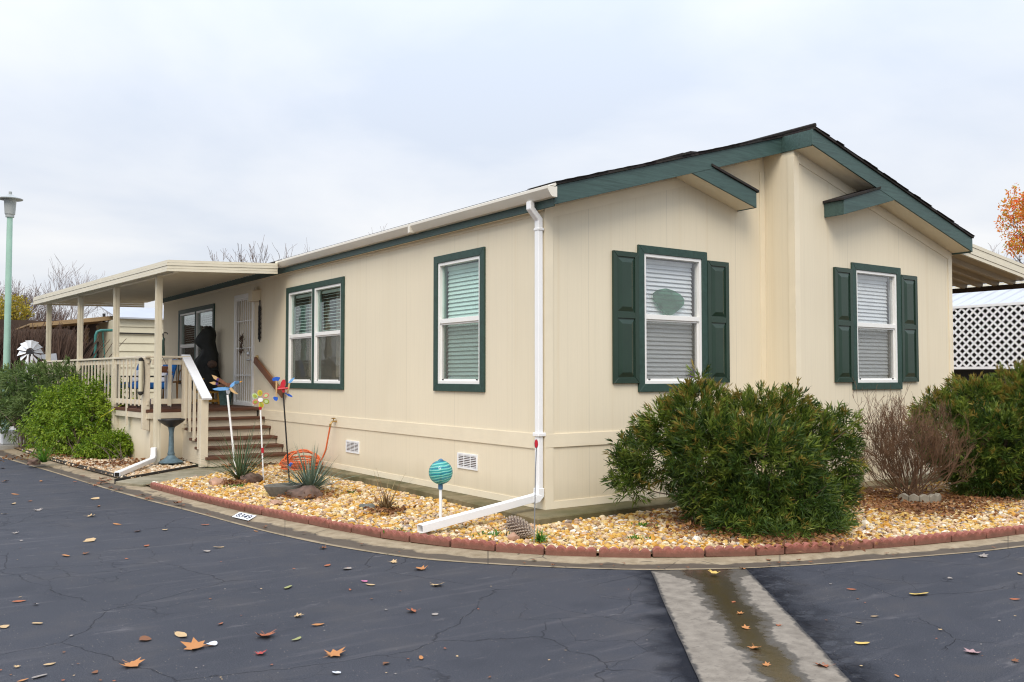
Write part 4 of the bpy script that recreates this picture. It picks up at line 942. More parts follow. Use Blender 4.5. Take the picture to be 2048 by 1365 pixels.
# ================================================================== STREET LAMP, WINDMILL
lp = at_z(10, 884, .1)
lp = Vector((lp.x, lp.y, .09)); dl = depth(lp); S = dl/FPX
lamp = thing('street_lamp', 'pale mint green street lamp with grey bell-shaped head on a white block', 'lamp', lp)
ztop = at_d(22, 432, dl).z; zhead = at_d(22, 392, dl).z
m = MB(); m.lathe([(.080,0),(.074,1.0),(.058,ztop-lp.z)], lp, 16); m.build('pole', 'mint_pole', lamp, smooth=40)
m = MB(); hz = lambda py: at_d(22, py, dl).z-lp.z
m.lathe([(8*S,hz(432)),(8*S,hz(427)),(9.5*S,hz(426)),(11.5*S,hz(397)),(12*S,hz(395))], lp, 20); m.build('lantern', 'lamp_grey', lamp, smooth=35)
m = MB(); m.lathe([(23*S,hz(396)),(23.5*S,hz(394.5)),(12*S,hz(390)),(4*S,hz(386)),(3.5*S,hz(385.5))], lp, 24); m.lathe([(3*S,hz(386)),(3*S,hz(380)),(1*S,hz(379.6))], lp, 10); m.build('lamp_shade', 'lamp_grey', lamp, smooth=35)
m = MB(); q = at_d(6, 884, dl); m.box(lp.x-.14, lp.y-.75, .085, lp.x+.75, lp.y-.16, .37); m.build('base', 'white_paint', lamp, bevel=.02)

wp = at_d(60, 705, 22.5)
wm_ = thing('windmill_ornament', 'white garden windmill with twelve blades behind the dark bush', 'garden ornament', (wp.x,wp.y,.1)); S = 22.5/FPX
for k in range(12):
    a = 2*math.pi*k/12+.1; m = MB(); r0, r1 = 8.5*S, 24*S; h0, h1 = 1.4*S, 4.9*S
    c, s_ = math.cos(a), math.sin(a)
    def P_(r, t, o): return wp + rt*(r*c - t*s_) + Vector((0,0,1))*(r*s_ + t*c) + hf*o
    vs = [P_(r0,-h0,.02),P_(r1,-h1,.07),P_(r1,h1,-.06),P_(r0,h0,-.02)]; m.extrude(vs, hf*.008); m.build('blade', 'white_paint', wm_)
m = MB(); m.tube([wp-hf*.02, wp+hf*.02], 6.5*S, 14); m.tube([wp, wp+hf*.35], .04, 8); m.build('hub', 'dark_plastic', wm_)
m = MB(); t0 = wp+hf*.3; m.extrude([t0+rt*.12+Vector((0,0,-.05)), t0+rt*.50+Vector((0,0,-.02)), t0+rt*.55+Vector((0,0,-.32)), t0+rt*.14+Vector((0,0,-.15))], hf*.012); m.build('tail', 'pale_roof', wm_)
m = MB()
for ax, ay in ((-.16,-.16),(.16,-.16),(.16,.16),(-.16,.16)): m.tube([(wp.x+ax,wp.y+ay,.08),(wp.x+ax*.25,wp.y+ay*.25,wp.z-.05)], .018, 5)
for z in (.5, 1.0, 1.4): k = .16*(1-z*.45); m.tube([(wp.x-k,wp.y-k,z),(wp.x+k,wp.y-k,z),(wp.x+k,wp.y+k,z),(wp.x-k,wp.y+k,z),(wp.x-k,wp.y-k,z)], .008, 4)
m.build('tower', 'white_paint', wm_)

# ================================================================== THINGS ON THE PORCH
ZD = .97
def at_deck(px, py): return at_z(px, py, ZD)
# yellow stool with black cloth figure
sb = Vector((-.25, 11.0, ZD)); 
stool = thing('stool', 'yellow wooden stool under the black draped figure', 'stool', sb)
m = MB(); m.box(sb.x-.20,sb.y-.20,1.46,sb.x+.20,sb.y+.20,1.50); m.build('seat', 'wood_yellow', stool, bevel=.005)
for ax in (-1,1):
    for ay in (-1,1):
        m = MB(); m.beam((sb.x+ax*.20,sb.y+ay*.20,ZD),(sb.x+ax*.17,sb.y+ay*.17,1.46),.045,.045,(0,1,0)); m.build('leg', 'wood_yellow', stool)
m = MB()
for z in (1.04, 1.22):
    for ax in (-1,1): m.beam((sb.x+ax*.185,sb.y-.185,z),(sb.x+ax*.185,sb.y+.185,z),.025,.05); m.beam((sb.x-.185,sb.y+ax*.185,z),(sb.x+.185,sb.y+ax*.185,z),.025,.05)
m.build('rung', 'wood_yellow', stool)
def cloth_lump(levels, c, seed, n=28, fold=.09):
    """draped cloth: stacked rings (z, rx, ry, dx) with vertical folds"""
    m = MB(); rr = random.Random(seed); ph = [rr.uniform(0,6.28) for _ in range(5)]; o = 0
    for z, rx, ry, dx, fo in levels:
        for k in range(n):
            a = 2*math.pi*k/n; f = 1+fo*(.5*math.sin(5*a+ph[0]+z*2)+.35*math.sin(9*a+ph[1]-z*3)+.25*math.sin(14*a+ph[2]))
            p = Vector((c.x,c.y,0)) + rt*(rx*math.cos(a)*f+dx) + hf*(ry*math.sin(a)*f); m.v.append((p.x,p.y,z))
    for i in range(len(levels)-1):
        for k in range(n): m.f.append((i*n+k,i*n+(k+1)%n,(i+1)*n+(k+1)%n,(i+1)*n+k)); m.m.append(0)
    m.f.append(tuple(range(n-1,-1,-1))); m.m.append(0); e_ = (len(levels)-1)*n; m.f.append(tuple(e_+k for k in range(n))); m.m.append(0)
    return m
fig = thing('draped_figure', 'hooded figure draped in black cloth sitting on the yellow stool by the door', 'figure', (sb.x,sb.y,1.5))
cloth_lump([(1.24,.24,.22,.0,.25),(1.30,.26,.24,.0,.22),(1.48,.26,.24,.01,.18),(1.64,.22,.21,.0,.12),(1.72,.20,.2,-.01,.1),(1.74,.21,.2,-.02,.12)], sb, 3).build('skirt', 'black_cloth', fig, smooth=60)
cloth_lump([(1.66,.29,.20,-.06,.26),(1.74,.275,.21,-.05,.24),(1.88,.225,.19,.0,.18),(1.99,.175,.17,.05,.14),(2.08,.145,.14,.05,.12),(2.15,.18,.16,.0,.10),(2.25,.215,.17,-.055,.08),(2.38,.18,.16,.0,.05),(2.48,.13,.13,.03,.05),(2.55,.05,.06,.04,.03)], sb, 8).build('hood', 'black_cloth', fig, smooth=60)
m = MB(); bp_ = sb+rt*.16-hf*.14; m.lathe([(.02,0),(.07,.03),(.085,.09),(.06,.14),(.02,.16)], (bp_.x,bp_.y,1.70), 10, sx=1.2); m.build('bundle', 'rock_brown', fig, smooth=60)
# bentwood chair
cb = Vector((-.62, 12.1, ZD)); chr_ = thing('wooden_chair', 'small bentwood chair with curved wooden hoops behind the front railing', 'chair', cb)
m = MB(); m.lathe([(.20,0),(.21,.01),(.21,.03),(.19,.035)], (cb.x,cb.y,1.40), 20); m.build('seat', 'bentwood', chr_, smooth=40)
for s_ in (-1, 1):
    o = rt*(s_*.17); m = MB(); pts = [cb+o+rt*(.14*math.cos(t))*0+hf*(.20*math.cos(t))+Vector((0,0,.70*math.sin(t)**.7)) for t in [math.pi*i/14 for i in range(15)]]; m.tube(pts, .014, 6); m.build('side_hoop', 'bentwood', chr_, smooth=50)
m = MB(); pts = [cb+hf*.2+rt*(.19*math.cos(math.pi*i/12))+Vector((0,0,.42+.55*math.sin(math.pi*i/12))) for i in range(13)]; m.tube(pts, .014, 6)
for k in (-.1,0,.1): m.tube([cb+hf*.2+rt*k+Vector((0,0,.42)), cb+hf*.2+rt*k+Vector((0,0,.93-abs(k)))], .008, 5)
m.build('backrest', 'bentwood', chr_, smooth=50)
for s_ in (-1, 1):
    m = MB(); m.tube([cb+rt*(s_*.15)-hf*.15, cb+rt*(s_*.13)-hf*.13+Vector((0,0,.43))], .016, 6); m.build('leg', 'bentwood', chr_); m = MB(); m.tube([cb+rt*(s_*.15)+hf*.17, cb+rt*(s_*.13)+hf*.15+Vector((0,0,.43))], .016, 6); m.build('leg', 'bentwood', chr_)
# blue cushioned chairs behind the side railing
def lounge(c, lab):
    t = thing('patio_chair', lab, 'chair', c, 'blue cushioned chairs on the porch')
    m = MB(); m.box(c.x-.30,c.y-.35,1.30,c.x+.30,c.y+.35,1.42); m.build('seat', 'blue_fabric', t, bevel=.03)
    m = MB(); m.extrude([(c.x+.22,c.y-.35,1.42),(c.x+.32,c.y-.35,1.42),(c.x+.42,c.y-.35,1.86),(c.x+.33,c.y-.35,1.86)], (0,.70,0)); m.build('backrest', 'blue_fabric', t, bevel=.02)
    m = MB(); m.extrude([(c.x+.16,c.y-.2,1.425),(c.x+.22,c.y-.2,1.425),(c.x+.28,c.y-.2,1.66),(c.x+.22,c.y-.2,1.66)], (0,.4,0)); m.build('cushion', 'white_fabric', t, bevel=.02)
    for ax in (-.28,.28):
        for ay in (-.33,.33): m = MB(); m.box(c.x+ax-.02,c.y+ay-.02,ZD,c.x+ax+.02,c.y+ay+.02,1.30); m.build('leg', 'dark_plastic', t)
    for ay in (-.38,.38): m = MB(); m.box(c.x-.3,c.y+ay-.025,1.52,c.x+.3,c.y+ay+.025,1.55); m.box(c.x-.29,c.y+ay-.02,1.28,c.x-.25,c.y+ay+.02,1.52); m.box(c.x+.25,c.y+ay-.02,1.28,c.x+.29,c.y+ay+.02,1.52); m.build('armrest', 'dark_plastic', t)
lounge(Vector((-1.55,10.15,ZD)), 'blue cushioned patio chair behind the railing nearest the wide corner post')
lounge(Vector((-1.66,11.7,ZD)), 'blue cushioned patio chair behind the railing by the second roof post')
# bucket by the door
bk = at_deck(458, 808); m = MB(); m.lathe([(.10,0),(.135,.27),(.145,.28),(.145,.30),(.13,.30),(.12,.27)], (-.15,10.10,ZD), 18)
bko = thing('planter_pot', 'small teal and olive painted pot on the deck beside the door', 'pot', (-.15,10.10,ZD)); m.build('pot', 'bucket', bko, smooth=40)
def blades(mb, c, n, l0, l1, spread, w, seed, droop=.5, up=.3, segs=4):
    rr = random.Random(seed)
    for i in range(n):
        a = rr.uniform(0, 6.283); el = math.acos(1-rr.random()*(1-math.cos(spread))); l = rr.uniform(l0, l1); d0 = Vector((math.sin(el)*math.cos(a), math.sin(el)*math.sin(a), math.cos(el)))
        p = Vector(c)+Vector((rr.uniform(-1,1),rr.uniform(-1,1),0))*.03; sd = d0.cross(Vector((0,0,1))); sd = sd.normalized() if sd.length > .05 else Vector((1,0,0)); sd = (sd+Vector((rr.uniform(-.3,.3),rr.uniform(-.3,.3),rr.uniform(-.3,.3)))).normalized()
        o = len(mb.v); d_ = d0.copy()
        for k in range(segs+1):
            t = k/segs; ww = w*(1-t)**.6*(.6+.4*min(1,t*4)) if k < segs else .0006
            mb.v += [tuple(p-sd*ww/2), tuple(p+sd*ww/2)]
            p = p + d_*(l/segs); d_ = (d_ + Vector((0,0,-droop/segs*el*1.2))).normalized(); p.z = max(p.z, BZ+.01)
        for k in range(segs): mb.f.append((o+2*k,o+2*k+1,o+2*k+3,o+2*k+2)); mb.m.append(0)
m = MB(); blades(m, (-.15,10.10,ZD+.27), 20, .1, .22, .8, .02, 4); m.build('plant', 'leaf_grass', bko, recalc=False)
# wind chime, hanging basket, tube ornament, hook
wc = Vector((-1.60, 8.70, 1.74)); t = thing('wind_chime', 'silver tube wind chime with dark round sail hanging from the front railing', 'wind chime', (wc.x,wc.y,1.1))
m = MB(); m.lathe([(.075,0),(.08,.012),(.03,.03)], (wc.x,wc.y,1.60), 14); m.tube([(wc.x,wc.y,1.63),(wc.x,wc.y-.06,1.80)], .004, 4); m.build('top', 'wood_brown', t)
for k in range(6):
    a = k*math.pi/3; x, y = wc.x+.058*math.cos(a), wc.y+.058*math.sin(a); m = MB(); m.tube([(x,y,1.59),(x,y,1.56)], .002, 3); m.tube([(x,y,1.56),(x,y,1.26-.05*k)], .011, 7); m.build('tube', 'steel', t, smooth=50)
m = MB(); m.tube([(wc.x,wc.y,1.6),(wc.x,wc.y,1.12)], .002, 3); m.tube([(wc.x,wc.y-.008,1.10),(wc.x,wc.y+.008,1.10)], .06, 14); m.build('sail', 'wood_brown', t)
hbk = Vector((-1.78,8.44,1.60)); t = thing('hanging_basket', 'small brown wicker basket hanging from the railing by the roof post', 'basket', hbk)
m = MB(); m.lathe([(.06,0),(.09,.03),(.10,.10),(.09,.11),(.08,.08)], hbk, 16); m.build('basket', 'terracotta', t, smooth=30)
m = MB()
for k in range(3): a = k*2.09; m.tube([hbk+Vector((.09*math.cos(a),.09*math.sin(a),.10)), hbk+Vector((0,.0,.28))], .004, 4)
m.build('hanger', 'black_iron', t)
tn = Vector((px_(8.66)-.02-.10, 8.60, 1.20)); t = thing('tube_ornament', 'long cream tube ornament with black ends on the corner rail post', 'ornament', (tn.x,tn.y,1.2))
m = MB(); m.tube([(tn.x,tn.y,1.28),(tn.x,tn.y,1.80)], .035, 10); m.build('tube', 'lap_siding', t, smooth=50)
m = MB(); m.tube([(tn.x,tn.y,1.80),(tn.x,tn.y,1.84),(tn.x,tn.y,1.86)], [.04,.04,.01], 8); m.tube([(tn.x,tn.y,1.21),(tn.x,tn.y,1.24),(tn.x,tn.y,1.28)], [.01,.045,.04], 8); m.tube([(tn.x+.045,tn.y,1.82),(tn.x+.06,tn.y,1.6),(tn.x+.06,tn.y,1.45),(tn.x+.045,tn.y,1.24)], .006, 5); m.build('bracket', 'black_iron', t, smooth=50)
um = Vector((-1.72,8.62,1.892)); t = thing('furled_umbrella', 'dark green furled umbrella with curved black handle standing on the front railing', 'umbrella', um)
m = MB(); m.tube([um, um+Vector((0,0,.25)), um+Vector((.01,0,.30)), um+Vector((0,0,.32))], [.035,.024,.02,.012], 8); m.build('canopy', 'green_shutter', t, smooth=60)
m = MB(); m.tube([um+Vector((0,0,.31)), um+Vector((0,0,.38)), um+Vector((.02,0,.405)), um+Vector((.06,-.01,.40)), um+Vector((.07,-.01,.375))], .009, 6); m.build('handle', 'black_iron', t, smooth=60)
# door swag, iron wall ornament
m = MB(); rr = random.Random(4)
for i in range(60):
    p = Vector((-.055+rr.uniform(-.02,.0), 9.42+rr.gauss(0,.05), 2.22+rr.uniform(-.24,.10))); q = p+Vector((rr.uniform(-.03,0), rr.uniform(-.06,.06), rr.uniform(-.10,.07))); m.tube([p,(p+q)/2+Vector((-.01,0,0)),q], .006, 4)
tag(m.build('door_swag', 'twig_brown', origin=(-.05,9.42,2.2)), 'dry twig swag hanging on the white security door', 'wreath')
m = MB(); wz = 2.22
for i in range(26):
    z = wz+i*.024; k = .045*(1+.4*math.sin(i*1.7)); m.tube([(-.02,8.58+k,z),(-.05,8.58,z+.012),(-.02,8.58-k,z)], .009, 5)
m.tube([(-.025,8.58,wz-.05),(-.025,8.58,wz+.72)], .012, 6)
tag(m.build('iron_ornament', 'black_iron', origin=(-.02,8.58,2.5)), 'dark iron ornament on the wall to the right of the door', 'ornament')
# fallen debris on treads is left to the loose leaves below

# bird bath
bb = Vector((-1.72,8.02,.09)); t = thing('bird_bath', 'blue grey bird bath on a slim pedestal beside the roof post', 'bird bath', bb)
m = MB(); m.lathe([(.19,0),(.20,.02),(.15,.05),(.09,.09),(.055,.13),(.06,.16)], bb, 20); m.build('base', 'grey_blue', t, smooth=45)
m = MB(); m.lathe([(.06,.15),(.05,.19),(.045,.22),(.042,.36),(.038,.50),(.05,.58),(.07,.62)], bb, 14); m.build('pedestal', 'grey_blue', t, smooth=45)
m = MB(); m.lathe([(.06,.60),(.13,.645),(.20,.70),(.22,.725),(.215,.735),(.19,.715),(.10,.68),(.02,.67)], bb, 24); m.build('bowl', 'dark_plastic', t, smooth=45)

# second downspout at the porch post
t = thing('porch_downspout', 'white drain pipe lying on the gravel at the foot of the porch post', 'drain pipe', (-2.0,8.0,.1))
m = MB(); q0 = Vector((-2.0,8.02,.17)); q1 = Vector((-2.88,6.52,.105)); sweep_rect(m, [(-2.0,8.02,.36),(-2.0,8.02,.22),q0+Vector((-.03,-.05,-.005)),q1], .085, .075, (.86,-.5,0)); m.build('pipe', 'pipe_white', t, bevel=.008)
m = MB(); m.add([q1+Vector((-.001,-.002,0))+Vector((.86,-.5,0))*sx*.034+Vector((0,0,1))*sy*.03 for sx,sy in ((-1,-1),(1,-1),(1,1),(-1,1))], [(0,1,2,3)]); m.build('mouth_shade', 'dark_void', t, recalc=False)  # dark sheet on the closed pipe end, standing in for shade inside
MB
# black edging strip between left bed and walk
m = MB(); 
pts = [Vector((-2.99,6.12,.045)), Vector((-2.2,6.83,.05)), Vector((-1.40,7.56,.05))]
for a_, b_ in zip(pts[:-1], pts[1:]): m.beam(a_, b_, .02, .08)
tag(m.build('edging_strip', 'dark_plastic', origin=(-2.2,6.83,.04)), 'thin black plastic edging strip between the walk and the left gravel bed', 'edging')
m = MB(); kp = [p+Vector((.015,0,.012)) for p in lot if 6.2 < p.y < 14]
for a_, b_ in zip(kp[:-1], kp[1:]): m.beam(a_, b_, .018, .05)
tag(m.build('edging_strip', 'dark_plastic', origin=(-3.1,8,.05)), 'thin black plastic edging strip along the kerb in front of the left bushes', 'edging')

# ================================================================== RED SCALLOPED EDGING
path_ = []
eb = [p for p in [inset(i)+Vector((0,0,0)) for i in range(len(Bpts))]]
eb = [p for p in eb if p.y < 5.45]
seg = [0.]
for a_, b_ in zip(eb[:-1], eb[1:]): seg.append(seg[-1]+(b_-a_).length)
def along(s):
    s = min(max(s, 0), seg[-1]-1e-4); i = max(k for k in range(len(seg)-1) if seg[k] <= s); return eb[i].lerp(eb[i+1], (s-seg[i])/(seg[i+1]-seg[i]))
NSC, SW = 5, .088; BLK = NSC*SW
def edging_mesh(nsc, key):
    m = MB(); W = nsc*SW-.008; H = .058; r_ = SW*.62; pts = []
    for k in range(nsc):
        x0 = -W/2+k*W/nsc; w = W/nsc
        for i in range(11):
            t = i/10; x = x0+w*t; pts.append((x, H+.029*math.sin(math.pi*t)**.75))
    outl = [(-W/2, 0), (W/2, 0)] + pts[::-1]
    y0, y1 = -.028, .032
    m.extrude([(x, y0, z) for x, z in outl], (0, y1-y0, 0))
    return m
proto = {}
s_ = .02; kk = 0; rr = random.Random(11)
while s_ < seg[-1]-.2 and kk < 60:
    nsc = 5 if rr.random() < .75 else (4 if rr.random() < .6 else 3)
    if nsc not in proto: o = edging_mesh(nsc, nsc).build('edging_block', 'edging_red', bevel=.006)
    else: o = proto[nsc].copy(); col.objects.link(o)
    proto.setdefault(nsc, o)
    L_ = nsc*SW; a_, b_ = along(s_), along(s_+L_); c_ = (a_+b_)/2; dv = b_-a_
    if c_.x > 4.4: o_del = o; bpy.data.objects.remove(o); break
    o.location = (c_.x+rr.uniform(-.006,.006), c_.y+rr.uniform(-.006,.006), KZ-.004+rr.uniform(-.006,.006)); o.rotation_euler = (rr.uniform(-.05,.09), rr.uniform(-.025,.025), math.atan2(dv.y, dv.x)+rr.uniform(-.03,.03))
    tag(o, 'red scalloped edging block in the curved row along the kerb', 'edging', 'red scalloped edging blocks round the gravel bed'); s_ += L_+rr.uniform(.001,.012); kk += 1

# ================================================================== KERB NUMBER
c = [Vector((-2.53,2.33,0)), Vector((-2.42,1.93,0)), Vector((-2.60,1.74,0)), Vector((-2.70,2.13,0))]
def kerb_pt(px, py):
    p = at_z(px, py, .04)
    return p
cor = [at_z(*q) for q in ((464,1034,.016),(497,1041.5,.016),(513,1032,.03),(479,1024.5,.03))]
n_ = (cor[1]-cor[0]).normalized(); ctr = sum(cor, Vector())/4
nplate = thing('house_number', 'white painted plate reading 8349 on the kerb', 'house number', ctr)
lift = Vector((0,0,.016))
zk = [.010,.010,.023,.023]
cor = [Vector((p.x,p.y,z+.005)) for p, z in zip(cor, zk)]
m = MB(); m.extrude(cor, (0,0,.003)); m.build('plate', 'white_paint', nplate)
fc = bpy.data.curves.new('digits', 'FONT'); fc.body = '8349'; fc.size = 1; fc.align_x = 'CENTER'; fc.align_y = 'CENTER'; fc.extrude = 0; fc.offset = .012
fo = bpy.data.objects.new('digits_tmp', fc); col.objects.link(fo); dg = bpy.context.evaluated_depsgraph_get(); me = bpy.data.meshes.new_from_object(fo.evaluated_get(dg)); bpy.data.objects.remove(fo)
ux = (cor[1]-cor[0]+cor[2]-cor[3])/2; uy = (cor[3]-cor[0]+cor[2]-cor[1])/2
xsv = [v.co.x for v in me.vertices]; ysv = [v.co.y for v in me.vertices]; wx, wy = max(xsv)-min(xsv), max(ysv)-min(ysv); mxx, myy = (max(xsv)+min(xsv))/2, (max(ysv)+min(ysv))/2
c0_ = sum(cor, Vector())/4 + Vector((0,0,.0045))
for v in me.vertices: p = c0_ + ux*((v.co.x-mxx)/wx*.80) + uy*((v.co.y-myy)/wy*.72) - ctr; v.co = p
me.name = 'digits'; me.materials.clear(); me.materials.append(MATS['black_number']); do = bpy.data.objects.new('digits', me); col.objects.link(do); do.parent = nplate

# ================================================================== GARDEN ORNAMENTS
def pole(name, P0, P1, r, mat, parent): m = MB(); m.tube([P0, P1], r, 8); return m.build(name, mat, parent, smooth=60)
# bird whirligig on white pole
b0 = at_z(472, 950, .08); top = on_plane(455, 790, b0)
t = thing('bird_whirligig', 'blue and brown flying bird whirligig on a white pole', 'garden ornament', b0)
pole('pole', b0, top, .016, 'pipe_white', t); S = depth(b0)/FPX
m = MB(); m.plate([(425,778.5),(436,775.5),(455,775),(459,773),(463,768),(470,763),(473,764),(468,772),(461,778),(455,781),(440,782),(430,781)], b0, .022); m.build('body', 'sky_blue', t, bevel=.003)
m = MB(); m.plate([(468.5,766),(472,762.5),(476,762),(480,764),(479,767),(474,768.5),(470,768)], b0, .030); m.build('head', 'steel_blue', t, bevel=.003)
m = MB(); m.plate([(479,763.6),(486,762),(480,766)], b0, .016); m.build('beak', 'orange_beak', t)
bn = b0-hf*.03
m = MB(); m.plate([(432,757),(436,755),(446,761),(456,769),(460,774),(457,775),(447,769),(436,763)], bn, .014); wing = m.build('wing', 'wood_brown', t)
m = MB(); m.plate([(423.5,750),(432,753),(436,756),(433,761),(428,758)], bn, .015); m.build('wing_tip', 'tan_wood', wing)
m = MB(); m.plate([(434.5,757),(439,757.5),(436,763),(432.5,760.5)], bn-hf*.004, .016); m.build('wing_band', 'purple', wing)
bn2 = b0+hf*.03
m = MB(); m.plate([(436,769),(460,766.5),(468,766),(466,772),(445,774),(434,773)], bn2, .014); wing = m.build('wing', 'wood_brown', t)
m = MB(); m.plate([(419,765.5),(428,763.5),(432,765),(431,770),(426,769.5)], bn2, .015); m.build('wing_tip', 'tan_wood', wing)
m = MB(); m.plate([(432,765),(437,766),(436,770.5),(431,770)], bn2-hf*.004, .016); m.build('wing_band', 'purple', wing)
m = MB(); m.plate([(459,777),(462,775),(470,783),(477,789),(470,788),(462,783)], bn, .014); m.build('tail', 'tan_wood', t)
m = MB(); m.plate([(452,781),(460,781),(460,786),(457,789),(453,787)], b0, .03); m.build('bracket', 'steel', t)
# flower pinwheel
b0 = at_z(527, 962, .08); top = on_plane(521, 795, b0); t = thing('flower_pinwheel', 'green yellow and coral six-petal flower pinwheel on a thin white stake', 'garden ornament', b0)
stk = pole('stake', b0, on_plane(521, 818, b0), .011, 'pipe_white', t); m = MB(); m.tube([on_plane(521,820,b0), on_plane(520.5,814,b0)], [.017,.026], 8); m.build('collar', 'red_gloss', t); m = MB(); m.tube([on_plane(525.5,906,b0), on_plane(525,896,b0)], .020, 8); m.build('collar', 'red_gloss', t)
pole('stem', on_plane(520.5,815,b0), on_plane(521,798,b0), .008, 'lime', t)
cx, cy = 521, 799.5
for k, (dx, dy, mt, mi) in enumerate(((-1,-13,'yellow','lime'),(11,-8,'coral','lime_pale'),(11.5,4,'lime','lime_pale'),(1.5,11,'yellow','lime'),(-10,5,'coral','lime'),(-11,-7,'lime_pale','lime'))):
    a = math.atan2(dy, dx); r_ = math.hypot(dx, dy)
    def pet(k1, k2): return [(cx+dx+k1*6.2*math.cos(q)*math.cos(a)-k2*5.0*math.sin(q)*math.sin(a), cy+dy+k1*6.2*math.cos(q)*math.sin(a)+k2*5.0*math.sin(q)*math.cos(a)) for q in [i*math.pi/8 for i in range(16)]]
    m = MB(); m.plate(pet(1,1), b0, .012); pt = m.build('petal', mt, t); m = MB(); m.plate(pet(.62,.62), b0-hf*.0085, .004); m.build('petal_center', mi, pt)
m = MB(); m.plate([(cx+5*math.cos(q), cy+.5+4.2*math.sin(q)) for q in [i*math.pi/6 for i in range(12)]], b0-hf*.012, .014); m.build('hub', 'white_paint', t)
# red bird with paddles
b0 = at_z(579, 968, .08); t = thing('red_bird_whirligig', 'red bird whirligig with blue paddles on a dark iron rod', 'garden ornament', b0)
pole('rod', b0, on_plane(566.5, 787, b0), .011, 'black_iron', t)
m = MB(); m.plate([(557,774),(561,773),(562,766),(566,760),(569,759.5),(571,763),(571.5,768),(570,773),(570,785),(566,786),(564,779),(558,778)], b0, .05); m.build('body', 'red_gloss', t, bevel=.004)
m = MB(); m.tube([on_plane(554,778.5,b0-hf*.03), on_plane(576,777,b0-hf*.03)], .014, 8); m.build('axle', 'red_gloss', t)
m = MB(); m.plate([(544,760),(546,756),(553,754),(559.5,755),(560,757),(557,762.5),(551,762),(547,763)], b0-hf*.05, .012); m.build('paddle', 'blue_gloss', t)
m = MB(); m.plate([(546,796),(549,793.5),(555,794.5),(556,799),(553,802.5),(549,801)], b0-hf*.05, .012); m.build('paddle', 'blue_gloss', t)
m = MB(); m.plate([(551.5,762),(554.5,762),(554,794),(551.5,794)], b0-hf*.05, .016); m.build('paddle_arm', 'tan_wood', t)
m = MB(); m.plate([(577,766),(581,760),(588,755.5),(589,757),(584,764),(579,767.5)], b0+hf*.03, .012); m.build('paddle', 'sky_blue', t)
m = MB(); m.plate([(569,786),(574,785.5),(584,792),(585,795),(577,793)], b0+hf*.03, .012); m.build('paddle', 'blue_gloss', t)
m = MB(); m.plate([(577,767),(580.5,767),(576.5,788),(573.5,788)], b0+hf*.03, .016); m.build('paddle_arm', 'tan_wood', t)
m = MB(); m.tube([b0+Vector((0,0,.24)), b0+Vector((.02,-.02,.28))], .02, 6); m.build('clip', 'blue_gloss', t)
# gazing globe
b0 = at_z(881, 1046, .075); S = depth(b0)/FPX; gc = on_plane(881.5, 945, b0); t = thing('glass_globe', 'teal swirled glass globe on a short white stake', 'garden globe', b0)
pole('stake', b0, on_plane(881,977,b0), .016, 'pipe_white', t)
g = bmesh.new(); bmesh.ops.create_uvsphere(g, u_segments=40, v_segments=24, radius=24.2*S); me = bpy.data.meshes.new('globe'); g.to_mesh(me); g.free(); me.polygons.foreach_set('use_smooth', [True]*len(me.polygons)); me.materials.append(MATS['globe_glass'])
go = bpy.data.objects.new('globe', me); go.location = gc-b0; col.objects.link(go); go.parent = t
m = MB(); m.lathe([(.024,0),(.024,.05),(.05,.07)], on_plane(881,979,b0), 14); m.build('neck', 'steel_blue', t, smooth=40); m = MB(); m.lathe([(.03,0),(.015,.012),(.008,.016)], gc+Vector((0,0,24*S)), 12); m.build('cap', 'steel_blue', t)
m = MB(); m.tube([gc-Vector((0,0,20*S)), gc+Vector((0,0,8*S))], .012, 6); m.build('core', 'tan_wood', t)
# reflector
b0 = at_z(1068, 1088, .075); t = thing('reflector_stake', 'thin wire stake with a red oval reflector in front of the downspout', 'reflector', b0); m = MB(); m.tube([b0, on_plane(1070,1000,b0), on_plane(1071,940,b0), on_plane(1073,895,b0)], .0055, 6); m.build('stake', 'steel', t)
rc = on_plane(1072.5, 888, b0); m = MB(); m.plate([(1072.5+3.3*math.cos(q), 888+8.5*math.sin(q)) for q in [i*math.pi/9 for i in range(18)]], rc-hf*.012, .016); m.build('reflector', 'red_gloss', t, bevel=.003); m = MB(); m.plate([(1072.5+4*math.cos(q), 888+9.3*math.sin(q)) for q in [i*math.pi/9 for i in range(18)]], rc, .006); m.build('backing', 'steel', t)
# hose
t = thing('garden_hose', 'coiled orange hose lying by the wall below the spigot', 'hose', (-.45,5.55,.1)); m = MB(); pts = []
hc = Vector((-.42,5.62,.10)); rr = random.Random(2)
sp_ = [Vector((-.115,5.22,.80)), Vector((-.14,5.24,.62)), Vector((-.16,5.28,.42)), Vector((-.20,5.36,.24)), Vector((-.28,5.46,.15))]
loops = []
for i in range(150):
    a = i*.33; rad = .27+.05*math.sin(i*.11)+.02*math.sin(i*.7); k = i/150
    tilt = .16*(1+.8*math.sin(i*.045)); loops.append(hc + Vector((rad*.95*math.cos(a), rad*1.15*math.sin(a), .03+.13*k+max(0,tilt*math.sin(a+.6))*.8)))
m.tube(sp_+[sp_[-1].lerp(loops[0],.5)]+loops, .0125, 7); m.build('hose', 'orange_hose', t, smooth=60)
m = MB(); m.tube([(-.115,5.22,.815),(-.118,5.223,.77)], .019, 8); m.build('coupling', 'brass', t)
